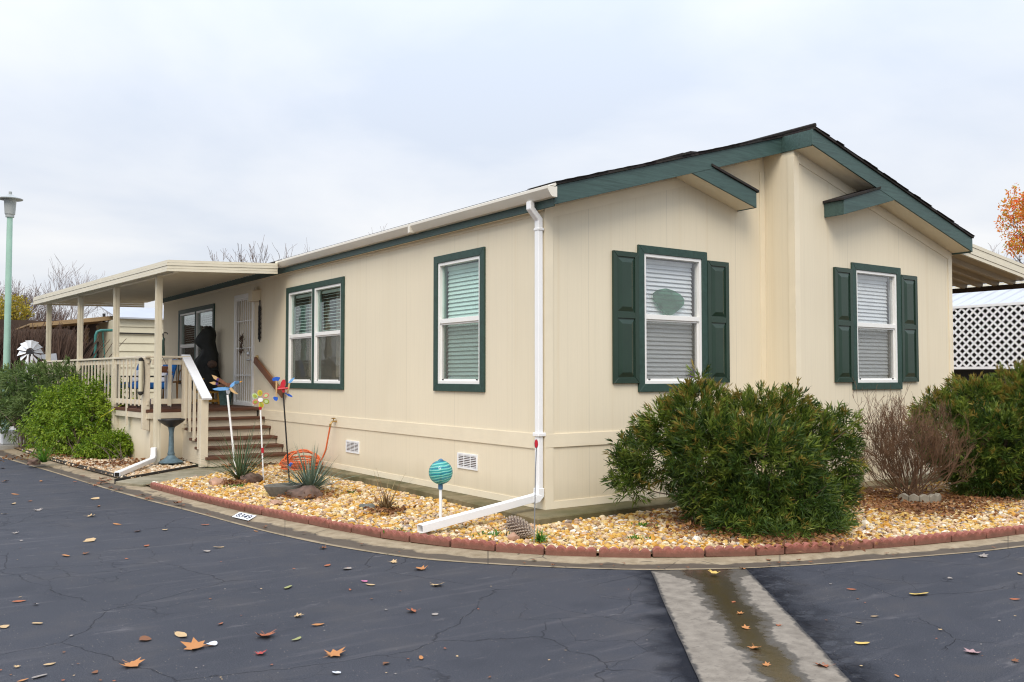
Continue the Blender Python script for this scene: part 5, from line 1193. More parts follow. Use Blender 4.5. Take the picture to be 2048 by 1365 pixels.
# pine cone with wire hoop, rocks
b0 = at_z(1040, 1072, .09); t = thing('pine_cone', 'large grey brown pine cone lying on the gravel under a wire hoop', 'pine cone', b0)
ax = (rt*.85+Vector((0,0,-.35))-hf*.25).normalized(); c0_ = b0+Vector((0,0,.075)); m = MB(); L_ = .26
m.tube([c0_-ax*L_*.5, c0_-ax*L_*.35, c0_, c0_+ax*L_*.3, c0_+ax*L_*.5], [.02,.06,.065,.05,.015], 12); m.build('core', 'cone_brown', t)
m = MB(); u_ = ax.orthogonal().normalized(); w2 = ax.cross(u_)
for i in range(150):
    s2 = -.5+i/150; a = i*2.39996; r_ = .075*math.sqrt(max(.05, 1-(s2*1.9+.12)**2)); p = c0_+ax*(s2*L_); d_ = u_*math.cos(a)+w2*math.sin(a); q = p+d_*(r_+.012)+ax*-.012; sd = ax.cross(d_)*.011
    m.add([p+d_*r_*.7-sd, p+d_*r_*.7+sd, q+sd*.8, q-sd*.8, p+d_*r_*.7+ax*.014, q+ax*.006], [(0,1,2,3),(3,2,5),(1,4,5,2),(4,0,3,5)])
m.build('scales', 'cone_tip', t)
m = MB(); hp = [on_plane(x, y, b0+hf*.02) for x, y in ((1013,1072),(1014,1060),(1018,1050),(1025,1043),(1033,1041),(1041,1044),(1048,1053),(1054,1063),(1059,1069))]; m.tube(hp, .005, 5); tag(m.build('wire_hoop', 'black_iron', origin=b0), 'thin dark wire hoop arching over the pine cone', 'wire')
def rock(p, r, mat, label, sx=1, sz=.6, seed=1, cat='rock', grp=None, name='rock'):
    g = bmesh.new(); bmesh.ops.create_icosphere(g, subdivisions=3, radius=1)
    for v in g.verts:
        n = mnoise.noise(v.co*1.3+Vector((seed*3.1,seed,0)))*.35+mnoise.noise(v.co*3.2+Vector((seed,0,seed)))*.14; v.co = v.co*(1+n); v.co = Vector((v.co.x*r*sx, v.co.y*r*.8, max(v.co.z,-.5)*r*sz))
    me = bpy.data.meshes.new(name); g.to_mesh(me); g.free(); me.materials.append(MATS[mat]); me.polygons.foreach_set('use_smooth', [True]*len(me.polygons)); me.set_sharp_from_angle(angle=R(35))
    o = bpy.data.objects.new(name, me); o.location = (p.x,p.y,BZ+.02+r*sz*.2); o.rotation_euler = (0,0,-YAW); col.objects.link(o); tag(o, label, cat, grp); return o
rock(at_z(612,992,.09), .19, 'rock_brown', 'dark brown rock in front of the blue green yucca', 1.1, .55, 1)
rock(at_z(501,962,.09), .15, 'rock_brown', 'brown rock to the right of the dark green yucca', 1., .75, 2)
rock(at_z(434,967,.09), .11, 'rock_pink', 'round tan rock to the left of the dark green yucca', 1., .7, 3)
rock(at_z(550,1006,.09), .075, 'rock_pink', 'small pink rock in front of the grey stone bowl', 1., .6, 4)
rock(at_z(1026,1074,.09), .06, 'rock_pink', 'small pinkish rock touching the left end of the pine cone', 1., .7, 5)
rock(at_z(735,1013,.09), .07, 'rock_grey', 'small dark rock beside the dead grass tuft', 1.3, .6, 6)
rock(at_z(68,925,.09), .10, 'rock_brown', 'small dark rock in the gravel under the light green bush', 1.1, .7, 7)
rock(at_z(30,885,.1), .13, 'rock_brown', 'brown rock at the foot of the white lamp block', 1.3, .7, 8)
pp = at_z(567,988,.09); m = MB(); m.lathe([(.14,0),(.19,.08),(.22,.13),(.225,.15),(.20,.15),(.17,.11),(.05,.09)], (pp.x,pp.y,BZ), 22, sx=1.1, sy=.85); tag(m.build('stone_bowl', 'pot_grey', origin=(pp.x,pp.y,BZ), smooth=40), 'low dark grey stone bowl behind the blue green yucca', 'bowl')
# planter ring blocks round the bare shrub
pc = at_z(1826, 1000, .09); t = thing('planter_ring', 'low grey scalloped concrete edging curved in front of the bare shrub', 'edging', (pc.x,pc.y,BZ))
m = MB()
for k in range(5):
    a0, a1 = R(-180)+k*R(22), R(-180)+(k+.97)*R(22); r0, r1 = .25, .31
    q = []
    for r_ in (r0, r1):
        for a in (a0, (a0+a1)/2, a1): q.append((pc.x+r_*math.cos(a), pc.y+r_*math.sin(a)))
    base = [(q[0],0),(q[1],0),(q[2],0),(q[5],0),(q[4],0),(q[3],0)]
    m = MB(); lo_ = [Vector((x,y,BZ-.01)) for (x,y),_ in base]; hi_ = [Vector((x,y,BZ+h)) for ((x,y),_),h in zip(base,(.115,.145,.115,.115,.145,.115))]
    m.add(lo_+hi_, [(0,5,4,1),(1,4,3,2),(6,7,10,11),(7,8,9,10)]+[(i,(i+1)%6,6+(i+1)%6,6+i) for i in range(6)]); m.build('block', 'planter_concrete', t, bevel=.008)
# yellow-green stick through the left bush
m = MB(); p0 = at_d(202, 834, 16.75); p1 = at_d(272, 794, 16.9); pb = Vector((p0.x-.12,p0.y+.6,.09)); m.tube([pb, p0.lerp(pb,.12), p0, p1], .011, 6)
tag(m.build('plant_stake', 'yellow_green_stick', origin=tuple(pb)), 'slanting bright yellow green stake sticking out of the light green bush', 'stake')
# ================================================================== PLANTS
rng = np.random.default_rng(21)
def unit(v): return v/np.maximum(np.linalg.norm(v, axis=-1, keepdims=True), 1e-9)
def leaf_cloud(P, D, Ln, Wd, bend=.25, roll=None):
    """many folded lance-shaped leaves at once: base P, direction D, length, width -> verts, quads"""
    n = len(P); r_ = rng.normal(size=(n, 3)); S_ = unit(np.cross(D, r_)); Nn = np.cross(S_, D)
    L_ = Ln[:, None]; W_ = Wd[:, None]
    down = np.array([0, 0, -1.])*L_*bend
    a = P; mid = P+D*L_*.45; tip = P+D*L_+down
    l = mid+S_*W_*.5+Nn*W_*.18+down*.2; r = mid-S_*W_*.5+Nn*W_*.18+down*.2; mid = mid+down*.2
    V_ = np.stack([a, l, tip, mid, r], 1).reshape(-1, 3); b = (np.arange(n)*5)[:, None]
    F = np.concatenate([b+np.array([[0, 3, 2, 1]]), b+np.array([[0, 4, 2, 3]])], 0)
    return V_, F
def lobed_shoots(lobes, n, up=.55, shell=.55):
    """points near the surface of a union of ellipsoids and outward growing directions"""
    C = np.array([l[0] for l in lobes]); Rr = np.array([l[1] for l in lobes]); w = (Rr[:, 0]*Rr[:, 2]+Rr[:, 0]*Rr[:, 1]); w = w/w.sum()
    k = rng.choice(len(lobes), n, p=w); d = unit(rng.normal(size=(n, 3))); r = shell+(1-shell)*rng.random(n)**.6
    P = C[k]+d*r[:, None]*Rr[k]
    # remove those well inside another lobe
    inside = np.zeros(n)
    for c, q in zip(C, Rr): inside = np.maximum(inside, 1-np.linalg.norm((P-c)/q, axis=1))
    keep = (inside < .42) & (P[:, 2] > .08)
    D = unit(d*np.array([1, 1, .7])+np.array([0, 0, up])+rng.normal(size=(n, 3))*.22)
    return P[keep], D[keep]
def shoots_to_leaves(P, D, per, ax, ln, wd, ang, bend, tipfrac=.0):
    n = len(P); t = rng.random((n, per)); a = rng.random((n, per))*6.283
    X = unit(np.cross(D, rng.normal(size=(n, 3)))); Y = np.cross(D, X)
    hz_ = np.clip((P[:, 2]-P[:, 2].min())/max(1e-6, np.ptp(P[:, 2])), 0, 1)*np.clip(D[:, 2]+.15, 0, 1)
    A = (ang*(1.32-.85*hz_))[:, None]*(1.2-.6*t)+rng.normal(0, .14, (n, per))
    rad = X[:, None]*np.cos(a)[..., None]+Y[:, None]*np.sin(a)[..., None]
    dirs = unit(D[:, None]*np.cos(A)[..., None]+rad*np.sin(A)[..., None])
    base = P[:, None]+D[:, None]*(t*ax)[..., None]
    ln_ = ln*rng.uniform(.65, 1.25, (n, per))*(1-.35*t); wd_ = wd*rng.uniform(.7, 1.2, (n, per))
    return base.reshape(-1, 3), dirs.reshape(-1, 3), ln_.ravel(), wd_.ravel(), t.ravel()
def bush(name, label, cat, base, lobes, nsh, per, ax, ln, wd, ang, mats, tip=.15, up=.55, bend=.25, stems=26, stem_mat='bark', srad=.014, shell=.55, group=None):
    t = thing(name, label, cat, base, group)
    P, D = lobed_shoots(lobes, nsh, up, shell)
    b, d, l, w, tt = shoots_to_leaves(P, D, per, ax, ln, wd, ang, bend)
    V_, F = leaf_cloud(b, d, l, w, bend)
    mi = None
    if len(mats) > 1:
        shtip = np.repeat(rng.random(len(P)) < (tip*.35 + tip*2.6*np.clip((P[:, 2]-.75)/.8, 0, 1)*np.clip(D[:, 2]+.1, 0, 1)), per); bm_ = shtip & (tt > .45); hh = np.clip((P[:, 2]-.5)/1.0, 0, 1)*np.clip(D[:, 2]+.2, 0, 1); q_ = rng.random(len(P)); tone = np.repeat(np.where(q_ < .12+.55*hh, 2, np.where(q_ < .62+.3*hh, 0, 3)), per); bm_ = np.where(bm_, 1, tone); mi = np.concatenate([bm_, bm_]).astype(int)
    fast_mesh('foliage', V_, F, mats, t, mi)
    m = MB(); k = rng.choice(len(P), min(stems, len(P)), replace=False)
    for i in k:
        e = Vector(P[i]); b0 = Vector(base)+Vector((rng.uniform(-.14,.14), rng.uniform(-.14,.14), 0)); mid = b0.lerp(e, .5)+Vector((0,0,.10)); m.tube([b0, b0.lerp(mid,.5)+Vector((rng.uniform(-.03,.03),rng.uniform(-.03,.03),.02)), mid, mid.lerp(e,.55)+Vector((0,0,.03)), e+Vector(D[i])*ax], [srad, srad*.85, srad*.65, srad*.45, srad*.2], 5)
    m.build('stems', stem_mat, t, smooth=60, recalc=False)
    return t
def lobes_px(items, dep, flat=.85):
    out_ = []
    for px, py, rx, rz, *dd in items:
        de = dep+(dd[0] if dd else 0); p = at_d(px, py, de); s_ = de/FPX
        out_.append(((p.x, p.y, p.z), (rx*s_, rx*s_*flat, rz*s_)))
    return out_
# big dark bush in front of the gable
D1 = 9.05
lb1 = lobes_px([(x_*.955+66, y_+max(0,(930-y_))*.10+6, a_*.95, b_*.95, d_) for x_, y_, a_, b_, d_ in [(1310,915,66,60,.25),(1335,855,62,55,.3),(1395,830,70,62,.2),(1420,900,90,80,-.15),(1425,985,66,56,-.15),(1490,850,75,62,.2),(1560,840,70,60,.25),(1530,930,110,90,-.3),(1620,880,62,60,.15),(1665,920,58,70,.1),(1660,990,55,60,0),(1590,1010,90,66,-.4),(1490,1010,80,55,-.35),(1620,1050,60,36,-.45),(1545,1050,70,34,-.5),(1560,1066,84,30,-.72),(1645,1062,56,30,-.66),(1480,1050,60,26,-.6),(1255,960,30,30,.2),(1248,905,22,26,.3),(1385,790,28,34,.25),(1398,742,10,24,.2),(1440,778,12,22,.2),(1668,818,16,22,.2),(1700,838,14,20,.2),(1600,788,14,20,.2),(1318,838,12,24,.2),(1238,930,14,18,.2),(1530,805,34,34,.2),(1690,860,24,34,.2)]], D1)
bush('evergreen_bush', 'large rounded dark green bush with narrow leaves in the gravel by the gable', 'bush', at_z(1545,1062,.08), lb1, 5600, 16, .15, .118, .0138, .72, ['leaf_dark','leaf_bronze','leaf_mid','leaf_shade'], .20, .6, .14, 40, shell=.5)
# bush at the right edge
D3 = 11.3
lb3 = lobes_px([(1890,860,60,66,.3),(1945,815,60,50,.3),(1930,890,80,75,-.1),(1990,830,62,56,.25),(2035,800,55,55,.2),(2000,900,90,80,-.25),(2070,860,90,90,0),(2090,800,60,70,.1),(1960,950,60,44,-.3),(2030,955,70,46,-.3),(2110,930,80,60,-.1),(1868,835,30,36,.3)], D3)
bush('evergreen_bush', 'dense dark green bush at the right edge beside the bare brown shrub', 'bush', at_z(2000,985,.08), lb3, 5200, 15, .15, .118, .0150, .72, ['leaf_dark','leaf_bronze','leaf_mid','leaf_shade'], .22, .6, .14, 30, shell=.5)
# oleander by the lamp post
D4 = 18.6
lb4 = lobes_px([(20,790,50,46,.8),(60,770,45,34,.3),(110,775,50,38,.2),(150,765,40,32,.4),(85,820,60,36,0),(30,835,40,34,.3),(175,785,30,36,.3),(130,810,50,40,0),(-20,790,40,50,.8)], D4)
bush('oleander_bush', 'tall grey green oleander bush standing in front of the street lamp', 'bush', at_z(52,893,.09), lb4, 1300, 15, .20, .17, .024, .8, ['leaf_oleander'], .0, .5, .2, 18, 'bark_grey', .018)
# bright green bushes
D5 = 17.0
lb5 = lobes_px([(125,820,38,36,.2),(165,800,40,30,.4),(120,860,40,34,0),(180,840,50,44,0),(160,880,50,34,-.2),(215,830,32,40,.4),(205,800,24,26,.5),(105,890,24,20,-.2),(235,850,20,30,.5),(85,850,22,24,.2),(246,802,11,26,.5),(257,832,11,20,.4),(98,802,14,18,.3),(216,776,11,15,.5),(140,786,12,16,.4),(72,872,14,18,.1)], D5)
bush('green_bush', 'loose light green bush in front of the porch railing', 'bush', at_z(165,915,.09), lb5, 2600, 11, .24, .09, .030, .95, ['leaf_bright'], 0, .45, .4, 16, 'bark', .007, .35)
lb6 = lobes_px([(225,895,40,26,0),(255,905,36,24,.1),(195,905,34,24,-.1),(280,905,16,18,.2)], 16.3)
bush('green_bush', 'low light green bush at the foot of the porch skirting', 'bush', at_z(230,926,.09), lb6, 1500, 12, .13, .075, .026, 1.0, ['leaf_bright'], 0, .3, .4, 8, 'bark', .006)
def tuft(name, label, cat, base, n, l0, l1, spread, w, mats, seed, droop=.6, extra=None, group=None):
    t = thing(name, label, cat, base, group); m = MB(); blades(m, base, n, l0, l1, spread, w, seed, droop, segs=5); m.build('blades', mats, t, recalc=False)
    if extra: m = MB(); blades(m, base, *extra); m.build('dry_blades', 'dry_blade', t, recalc=False)
    return t
tuft('grass_clump', 'dark green strappy clump at the kerb end of the light green bush', 'plant', at_z(88,925,.08), 60, .25, .45, 1.2, .022, 'leaf_grass', 5)
tuft('grass_clump', 'green strappy clump between the two leftmost bushes', 'plant', at_z(78,903,.08), 50, .25, .42, 1.1, .022, 'leaf_grass', 9)
tuft('grass_clump', 'small bright green clump beside the pine cone', 'plant', at_z(1082,1082,.08), 60, .07, .15, 1.25, .016, 'leaf_grass', 6, .9)
tuft('yucca', 'dark green fine-bladed yucca near the steps', 'yucca', at_z(482,962,.08), 120, .40, .98, 1.1, .017, 'yucca_green', 7, .5, (24,.15,.35,1.5,.02,3,.9))
tuft('yucca', 'spiky blue green yucca in front of the coiled hose', 'yucca', at_z(620,985,.08), 190, .36, .70, 1.35, .021, 'yucca_blue', 8, .25, (40,.15,.33,1.55,.022,4,.9))
dt = tuft('dead_grass', 'withered brown grass tuft left of the glass globe', 'plant', at_z(772,1022,.08), 34, .2, .55, 1.0, .010, 'dry_blade', 12, .4, (90,.10,.24,1.5,.032,5,.8))

# branching shrubs and trees -----------------------------------------
RMIN = .0022
def branches(mb, p, d, l, r, lev, seed, split=(2,3), ang=.5, shrink=.72, n=5, upb=.15, tips=None, wig=.10, segs=3, rs=.62):
    rr = random.Random(seed)
    def rec(p, d, l, r, lev):
        pts = [p.copy()]; rad = [r]; dd_ = d.copy()
        for k in range(segs):
            dd_ = (dd_+Vector((rr.gauss(0,wig),rr.gauss(0,wig),rr.gauss(0,wig)+upb*.3))).normalized(); p = p+dd_*(l/segs); pts.append(p.copy()); rad.append(r*(1-(1-rs)*(k+1)/segs))
        mb.tube(pts, [max(RMIN, q_) for q_ in rad], n if lev > 2 else (4 if lev > 0 else 3), caps=False)
        if lev == 0:
            if tips is not None: tips.append((p.copy(), dd_.copy()))
            return
        for i in range(rr.randint(*split)):
            ax_ = dd_.orthogonal().normalized(); ax_.rotate(Matrix.Rotation(rr.uniform(0,6.283), 3, dd_)); nd = dd_.copy(); nd.rotate(Matrix.Rotation(abs(rr.gauss(ang,ang*.3)), 3, ax_)); nd = (nd+Vector((0,0,upb))).normalized()
            k = rr.uniform(.45, 1.) if i else 1.; q = pts[-1] if k > .9 else pts[max(1, int(k*segs))]
            rec(q, nd, l*shrink*rr.uniform(.75,1.2), rad[-1]*rr.uniform(.75,.95), lev-1)
    rec(Vector(p), Vector(d).normalized(), l, r, lev)
# bare brown shrub in the planter ring
sb_ = at_z(1826, 992, .08); sb_ = Vector((pc.x, pc.y, .08)); t = thing('bare_shrub', 'bare reddish brown twiggy shrub inside the low concrete ring', 'shrub', sb_); m = MB(); rr = random.Random(31)
RMIN = .0016
for i in range(40):
    a = rr.uniform(0,6.283); el = 1.0*rr.random()**.6; d_ = Vector((math.sin(el)*math.cos(a), math.sin(el)*math.sin(a), math.cos(el)))
    d_ = (rt*(d_.x*1.4-.12)+hf*d_.y*.75+Vector((0,0,d_.z))).normalized()
    branches(m, sb_+Vector((rr.uniform(-.1,.1),rr.uniform(-.08,.08),0)), d_, rr.uniform(.38,.51), rr.uniform(.006,.009), 5, 100+i, (2,3), .42, .70, 4, .13, None, .11, 3, .74)
m.build('branches', 'twig_red', t, recalc=False)
# litter under plants
def litter(name, label, spots, mat='dead_leaf', sz=.05):
    Pl, Dl = [], []
    for c, rx, n in spots:
        q = rng.normal(size=(n, 2))*rx*.5; Pl.append(np.stack([c.x+q[:, 0], c.y+q[:, 1], np.full(n, BZ+.035)+rng.random(n)*.025], 1)); dv = rng.normal(size=(n, 3)); dv[:, 2] = np.abs(dv[:, 2])*.25; Dl.append(unit(dv))
    P, D = np.concatenate(Pl), np.concatenate(Dl); V_, F = leaf_cloud(P, D, sz*rng.uniform(.6,1.5,len(P)), sz*.55*rng.uniform(.6,1.4,len(P)), .05); fast_mesh(name, V_, F, [mat], None, tag_=(label, 'leaf litter', None, 'stuff'))
litter('leaf_litter', 'brown dead leaves and twigs littering the gravel under the large bush and bare shrub', [(at_z(1480,1060,.08),.75,900),(at_z(1600,1075,.08),.5,500),(at_z(1830,1015,.08),.75,1300),(at_z(1740,990,.08),.5,420),(at_z(1930,1000,.08),.6,600),(at_z(1400,1040,.08),.5,260)])
litter('leaf_litter', 'brown dead leaves round the yuccas and at the foot of the steps', [(at_z(470,968,.08),.22,110),(at_z(618,992,.08),.35,200),(at_z(770,1024,.08),.25,130),(Vector((-.7,6.85,.08)),.35,120),(at_z(380,918,.08),.35,150),(at_z(300,922,.08),.3,120),(at_z(100,915,.08),.8,260),(at_z(230,930,.08),.6,200),(Vector((-1.0,6.95,.09)),.3,70)], sz=.06)
tw = []
# patches of weeds
wd = [(at_z(x,y,.08), r_) for x, y, r_ in ((470,972,.10),(545,985,.10),(790,1065,.10),(985,1068,.12),(1290,1050,.08),(1275,1075,.06),(700,985,.1),(1060,1040,.08))]
Pw = np.concatenate([np.stack([c.x+rng.normal(size=46)*r_*.6, c.y+rng.normal(size=46)*r_*.6, np.full(46, BZ+.02)], 1) for c, r_ in wd]); Dw = unit(rng.normal(size=(len(Pw),3))*np.array([.7,.7,.3])+np.array([0,0,.7])); V_, F = leaf_cloud(Pw, Dw, rng.uniform(.03,.06,len(Pw)), rng.uniform(.012,.022,len(Pw)), .2)
fast_mesh('weeds', V_, F, ['leaf_grass'], None, tag_=('small green weeds sprouting between the golden gravel', 'weeds', None, 'stuff'))

# ---- background vegetation
RMIN = .0085
hd = thing('dry_hedge', 'tall dense hedge of brown bare twigs behind the street lamp', 'hedge', tuple(Vector((at_d(100,735,27).x, at_d(100,735,27).y, .0))))
m = MB(); rr = random.Random(77)
for i in range(2500):
    px = rr.uniform(-230, 122); de = rr.uniform(26.2, 28.4); b0 = at_d(px, 760, de); b0.z = rr.uniform(.05, 1.6); tz = at_d(px, rr.uniform(640, 672), de).z
    lean = rr.gauss(.2, .18) if px < 90 else rr.gauss(.22, .2); e = b0+rt*(lean*(tz-b0.z))+hf*rr.uniform(-.3,.3); e.z = max(b0.z+.4, tz*rr.uniform(.8,1.0)); md = b0.lerp(e,.5)+rt*rr.uniform(-.15,.15); m.tube([b0, md, e], [.030,.022,.008], 4, caps=False)
m.build('branches', 'twig_brown', hd, recalc=False)
m = MB(); q = [at_d(-235,740,28.0), at_d(126,740,28.0)]; q = [Vector((v.x,v.y,0)) for v in q]; m.extrude([q[0], q[1], q[1]+Vector((0,0,3.0)), q[0]+Vector((0,0,2.95))], hf*.6); m.build('core', 'bark', hd)
def bare_tree(label, px, pytop, de, seed, mat='bark_grey', spread=.42, levels=6, trunk=.14, stems=1, split=(2,3), group='bare trees behind the houses', shrink=.76, upb=.12, l0=None):
    b = at_d(px, 750, de); b = Vector((b.x, b.y, 0)); H = at_d(px, pytop, de).z
    t = thing('bare_tree', label, 'tree', b, group); l = l0 or H*.30; m = MB(); m.tube([b, b+Vector((.03,.02,H*.22))], [trunk, trunk*.8], 8); m.build('trunk', mat, t, smooth=60); m = MB()
    for k in range(stems):
        rr = random.Random(seed+k); d_ = Vector((rr.uniform(-.35,.35)*(stems > 1), rr.uniform(-.35,.35)*(stems > 1), 1)); branches(m, b+Vector((.03,.02,H*.20)), d_, l, trunk*(.8 if stems == 1 else .5), levels, seed+k, split, spread, shrink, 5, upb, None, .09, 3)
    zt = max(v[2] for v in m.v); f_ = H/zt
    m.v = [(b.x+(x-b.x)*min(1.3, max(.7, f_)), b.y+(y-b.y)*min(1.3, max(.7, f_)), z*f_) if z > H*.2 else (x, y, z) for x, y, z in m.v]
    m.build('crown', mat, t, recalc=False); return t
bare_tree('bushy bare tree behind the hedge left of the street lamp', 2, 545, 42, 1, 'bark_grey', .36, 6, .14, 6)
bare_tree('bushy bare tree behind the hedge right of the street lamp', 48, 540, 40, 12, 'bark_grey', .34, 6, .14, 6)
bare_tree('bare tree rising behind the windmill ornament', 84, 545, 44, 23, 'bark_grey', .36, 6, .13, 4)
bare_tree('slender pale bare tree above the far end of the porch roof', 152, 512, 60, 34, 'bark_pale', .34, 6, .13, 2)
bare_tree('low bare tree seen under the porch roof beside the far post', 112, 612, 38, 45, 'bark_grey', .5, 6, .11, 2)
bare_tree('low bare tree seen under the porch roof between the middle posts', 270, 592, 46, 56, 'bark_pale', .5, 6, .11, 2)
bare_tree('bare twigs above the porch roof edge near the gutter end', 512, 474, 46, 61, 'bark_grey', .36, 6, .13, 2)
bare_tree('bare twig tips above the roof left of the small antenna-like shoots', 560, 490, 48, 72, 'bark_grey', .34, 6, .13, 2)
bare_tree('bare twig tips above the middle of the gutter', 634, 468, 50, 83, 'bark_grey', .32, 6, .13, 2)
bare_tree('bare twig tips above the gutter nearest the gable', 690, 452, 50, 94, 'bark_grey', .30, 6, .13, 2)
bare_tree('pale bare tree behind the awning beside the red autumn tree', 1985, 462, 52, 105, 'bark_pale', .5, 6, .14, 2)
def leafy_tree(name, label, px, dep, ctr, rxz, mat, n, ls, seed, trunkmat='bark', extra=()):
    b = at_d(px, 750, dep); b = Vector((b.x,b.y,0)); t = thing(name, label, 'tree', b); c = at_d(ctr[0], ctr[1], dep); s_ = dep/FPX
    m = MB(); m.tube([b, Vector((b.x,b.y,c.z*.5)), c], [.14,.10,.05], 8); m.build('trunk', trunkmat, t, smooth=60); tips = []; m = MB()
    for k in range(9):
        z = c.z*(.55+.05*k); rr = random.Random(seed+k); a = k*2.4; branches(m, Vector((b.x,b.y,0)).lerp(c, 1)*0+Vector((b.x+(c.x-b.x)*z/c.z, b.y+(c.y-b.y)*z/c.z, z)), Vector((math.cos(a)*.6,math.sin(a)*.6,1)), rxz[1]*s_*.42, .035, 3, seed+k, (2,3), .45, .7, 4, .2, tips)
    m.build('limbs', trunkmat, t, recalc=False)
    items = [(ctr[0],ctr[1],rxz[0],rxz[1])]+list(extra); Pl = []
    for (x, y, rx, rz) in items:
        k_ = int(n*(rx*rz)/sum(i[2]*i[3] for i in items)); q = unit(rng.normal(size=(k_,3)))*(rng.random((k_,1))**.42); cc = at_d(x, y, dep); Pl.append(np.array(cc[:])+q*np.array([rx*s_, rx*s_, rz*s_]))
    P = np.concatenate(Pl); cl = unit(rng.normal(size=(60,3)))*(rng.random((60,1))**.4)*np.array([rxz[0]*s_, rxz[0]*s_, rxz[1]*s_])+np.array(c[:])
    P = P[(np.linalg.norm(P[:,None]-cl[None], axis=2).min(1) < rxz[0]*s_*.30)] if len(P) else P
    V_, F = leaf_cloud(P, unit(rng.normal(size=(len(P),3))+np.array([0,0,-.4])), ls*rng.uniform(.6,1.3,len(P)), ls*.8*rng.uniform(.6,1.2,len(P)), .1); fast_mesh('crown', V_, F, [mat], t)
leafy_tree('autumn_tree', 'slender autumn tree with red and orange leaves at the right edge', 2062, 36, (2055,432), (58,76), 'leaf_autumn', 7500, .10, 5, extra=((2040,500,44,26),(2070,380,40,40)))
leafy_tree('yellow_tree', 'yellow leaved shrub behind the hedge near the street lamp', 18, 36, (22,622), (40,36), 'leaf_yellow', 2000, .10, 15)

# ================================================================== LOOSE LEAVES
def leaf_shape(kind, rr):
    if kind == 'maple':
        pts = []; lob = [(-90,.35),(-60,.62),(-38,.45),(-10,.95),(12,.55),(38,.98),(58,.6),(90,1.12),(122,.6),(142,.98),(168,.55),(190,.95),(218,.45),(240,.62)]
        pts = [(rr.uniform(.88,1.1)*r_*math.cos(R(a)), rr.uniform(.88,1.1)*r_*math.sin(R(a))) for a, r_ in lob]
    elif kind == 'oval':
        pts = [(.42*math.sin(t)*(1+.12*math.sin(3*t)), math.cos(t)*1.0) for t in [i*6.283/14 for i in range(14)]]
    else: pts = [(.75*math.cos(t)*rr.uniform(.7,1.15), .8*math.sin(t)*rr.uniform(.7,1.15)) for t in [i*6.283/11 for i in range(11)]]
    return pts
LEAFM = {}
def leaf_mesh(kind, mat, var, curl):
    key = (kind, mat, var)
    if key in LEAFM: return LEAFM[key]
    rr = random.Random(hash((kind, var)) % 1000 + var*17); pts = leaf_shape(kind, rr); bm = bmesh.new(); ph = rr.uniform(0,6.28)
    zf = lambda x, y: curl*((x*math.cos(ph)+y*math.sin(ph))**2*.55+.22*(x*x+y*y)+.16*math.sin(3.1*x+ph)*math.cos(2.6*y))+.03
    rings = []
    for s_ in (1., .66, .33): rings.append([bm.verts.new((x*s_, y*s_, zf(x*s_, y*s_))) for x, y in pts])
    c = bm.verts.new((0,0,zf(0,0))); n = len(pts)
    for a, b in ((0,1),(1,2)):
        for i in range(n): bm.faces.new((rings[a][i], rings[a][(i+1)%n], rings[b][(i+1)%n], rings[b][i]))
    for i in range(n): bm.faces.new((rings[2][i], rings[2][(i+1)%n], c))
    # stalk
    if kind != 'scrap':
        y0 = -.3; st = [(.0,y0),(.05,-.75),(.16,-1.15)]; w = .025; vs = []
        for x, y in st: vs.append((bm.verts.new((x-w,y,zf(x,y)*.6+.03)), bm.verts.new((x+w,y,zf(x,y)*.6+.03))))
        for a, b in zip(vs[:-1], vs[1:]): bm.faces.new((a[0],a[1],b[1],b[0]))
    me = bpy.data.meshes.new('fallen_leaf'); bm.to_mesh(me); bm.free(); me.materials.append(MATS[mat]); me.polygons.foreach_set('use_smooth', [True]*len(me.polygons)); LEAFM[key] = me; return me
rl_ = random.Random(99); G = 'fallen leaves scattered on the road'
def leaf(px, py, wpx, kind, mat, label, group=None, z=.006, cat='leaf', curl=None):
    p = at_z(px, py, z); s_ = depth(p)/FPX*wpx/1.75; v = rl_.randint(0,3); o = bpy.data.objects.new('fallen_leaf', leaf_mesh(kind, mat, v, {'oval': .22, 'maple': .55}.get(kind, .3))); col.objects.link(o)
    o.location = (p.x, p.y, z); o.scale = (s_, s_, s_*rl_.uniform(.8,1.2)); o.rotation_euler = (rl_.uniform(-.12,.12), rl_.uniform(-.12,.12), rl_.uniform(0,6.28)); tag(o, label, cat, group); return o
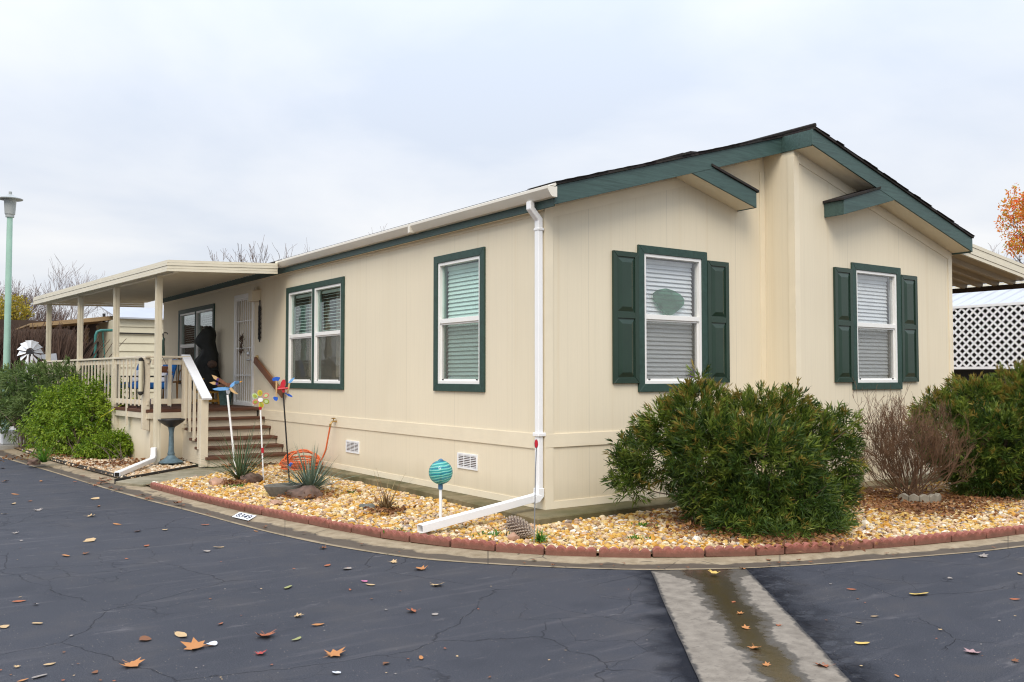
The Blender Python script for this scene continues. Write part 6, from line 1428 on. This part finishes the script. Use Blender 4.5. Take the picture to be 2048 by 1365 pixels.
big = [(393,1295,52,'maple','fallen_orange','large orange maple leaf on the road lying against a white scrap'),(263,1330,46,'maple','fallen_orange','large orange leaf with its stalk towards the camera near the bottom left of the road'),(668,1310,46,'maple','fallen_orange','large flat orange maple leaf at the bottom middle of the road'),(530,1272,44,'maple','fallen_rust','rust brown maple leaf on the road among fine cracks'),(362,1271,36,'oval','fallen_tan','broad tan leaf on the road above the orange leaf with the white scrap'),(842,1139,30,'maple','fallen_orange','curled orange leaf on the road below the white downspout outlet'),(873,1171,29,'maple','fallen_tan','crumpled tan leaf on the road below the curled orange leaf'),(825,1223,27,'maple','fallen_rust','dark orange curled leaf in the middle of the road'),(1838,1189,36,'oval','fallen_yellow','pale yellow leaf on the road to the right of the drainage channel'),(1945,1306,34,'maple','fallen_mauve','pinkish ragged leaf on the right part of the road'),(354,1007,22,'maple','fallen_brown','curled brown leaf lying on the kerb left of the house number'),(520,1308,26,'maple','fallen_red','dark red leaf on the road below the rust brown maple leaf'),(1428,1147,26,'maple','fallen_yellow','yellow brown leaf at the kerb end of the drainage channel'),(1647,1333,38,'maple','fallen_rust','flat rust leaf lying on the right side of the drainage channel'),(1724,1287,26,'oval','fallen_yellow','narrow yellow leaf beside the cracked strip right of the channel'),(424,1289,28,'scrap','paper_white','white scrap on the road touching a large orange leaf'),(672,1346,20,'scrap','paper_white','white scrap at the bottom of the road below the large flat orange leaf'),(729,1163,15,'scrap','fallen_pink','tiny magenta petal on the road'),(79,1353,28,'oval','fallen_grey','grey curled leaf at the bottom left corner of the road'),(576,1175,26,'oval','fallen_green','pale olive leaf on the road left of the crumpled tan leaf'),(593,1279,22,'oval','fallen_green','small olive leaf on the road right of the rust brown maple leaf')]
for q in big: leaf(*q, z=.006 if q[5].find('kerb') < 0 else .035)
for x, y, w in ((1490,1257,20),(1510,1297,28),(1481,1228,16),(1558,1251,14),(1533,1331,18),(1484,1138,16),(1468,1205,10)): leaf(x, y, w, 'maple', 'fallen_orange' if w > 15 else 'fallen_rust', 'wet orange brown leaf in the drainage channel', 'leaves in the drainage channel', z=.010)
mids = [(595,1233,22),(636,1250,24),(290,1279,30),(38,1203,22),(73,1209,14),(75,1247,20),(179,1082,26),(132,1112,20),(173,1107,17),(293,1092,17),(414,1103,18),(437,1095,19),(181,1033,20),(234,1049,17),(275,1063,17),(410,1050,15),(75,1021,18),(27,1008,15),(190,998,20),(197,1013,14),(648,1097,19),(655,1131,18),(694,1138,22),(99,1329,22),(34,1334,14),(46,1361,20),(190,1345,16),(441,1248,16),(31,1067,14),(9,1028,12),(9,1254,22),(82,963,11),(9,964,16),(5,937,14),(870,1229,15),(741,1170,20),(786,1125,17),(842,1316,18),(772,1327,18),(1703,1179,17),(1964,1113,22),(1749,1233,14),(1718,1246,14),(1794,1352,13),(2028,1322,18),(2030,1199,17),(1900,1157,12),(2040,1148,16),(1881,1260,10),(30,989,14),(60,1003,12),(150,964,12),(226,985,9),(100,935,9),(330,1060,12),(512,1063,12),(600,1040,9),(700,1180,10)]
mm = ['fallen_tan','fallen_orange','fallen_brown','fallen_rust','fallen_grey','fallen_tan']
names = {'fallen_tan':'small tan dry leaf on the road','fallen_orange':'small orange dry leaf on the road','fallen_brown':'small dark brown dry leaf on the road','fallen_rust':'small rust coloured dry leaf on the road','fallen_grey':'small grey dry leaf on the road'}
for i, (x, y, w) in enumerate(mids): mt = mm[i % 6]; leaf(x, y, w, ('maple','oval','scrap','oval')[i % 4], mt, names[mt], names[mt].replace(' leaf',' leaves'))
for i in range(95):
    x = rl_.uniform(0, 2048); y = 1365-rl_.random()**1.3*360
    if y < np.interp(x, *zip(*A_px))+8 or (1300 < x-(y-1150)*.45 < 1510): continue
    leaf(x, y, rl_.uniform(4, 8), 'scrap', ('fallen_tan','fallen_brown','fallen_grey','fallen_rust')[i % 4], 'tiny dry leaf scrap on the road', 'tiny leaf scraps on the road')
for x, y, w in ((206,962,18),(214,966,16),(199,968,16),(222,976,14),(190,972,14),(212,957,14),(230,980,12),(297,996,15),(303,999,10),(413,1028,8),(529,1056,9),(180,966,12),(217,961,15),(203,958,14),*[(x_, float(np.interp(x_, *zip(*A_px)))-rl_.uniform(3,15), rl_.uniform(6,13)) for x_ in [rl_.uniform(20,2040) for _ in range(34)]]): leaf(x, y, w, 'maple', 'fallen_brown', 'brown leaf lying in the gutter at the foot of the kerb', 'brown leaves in the gutter along the kerb', z=.018)
for x, y, w in ((441,834,9),(490,834,12),(420,889,9),(502,888,10),(531,856,9),(560,920,12),(540,921,12),(525,919,12)): 
    pass
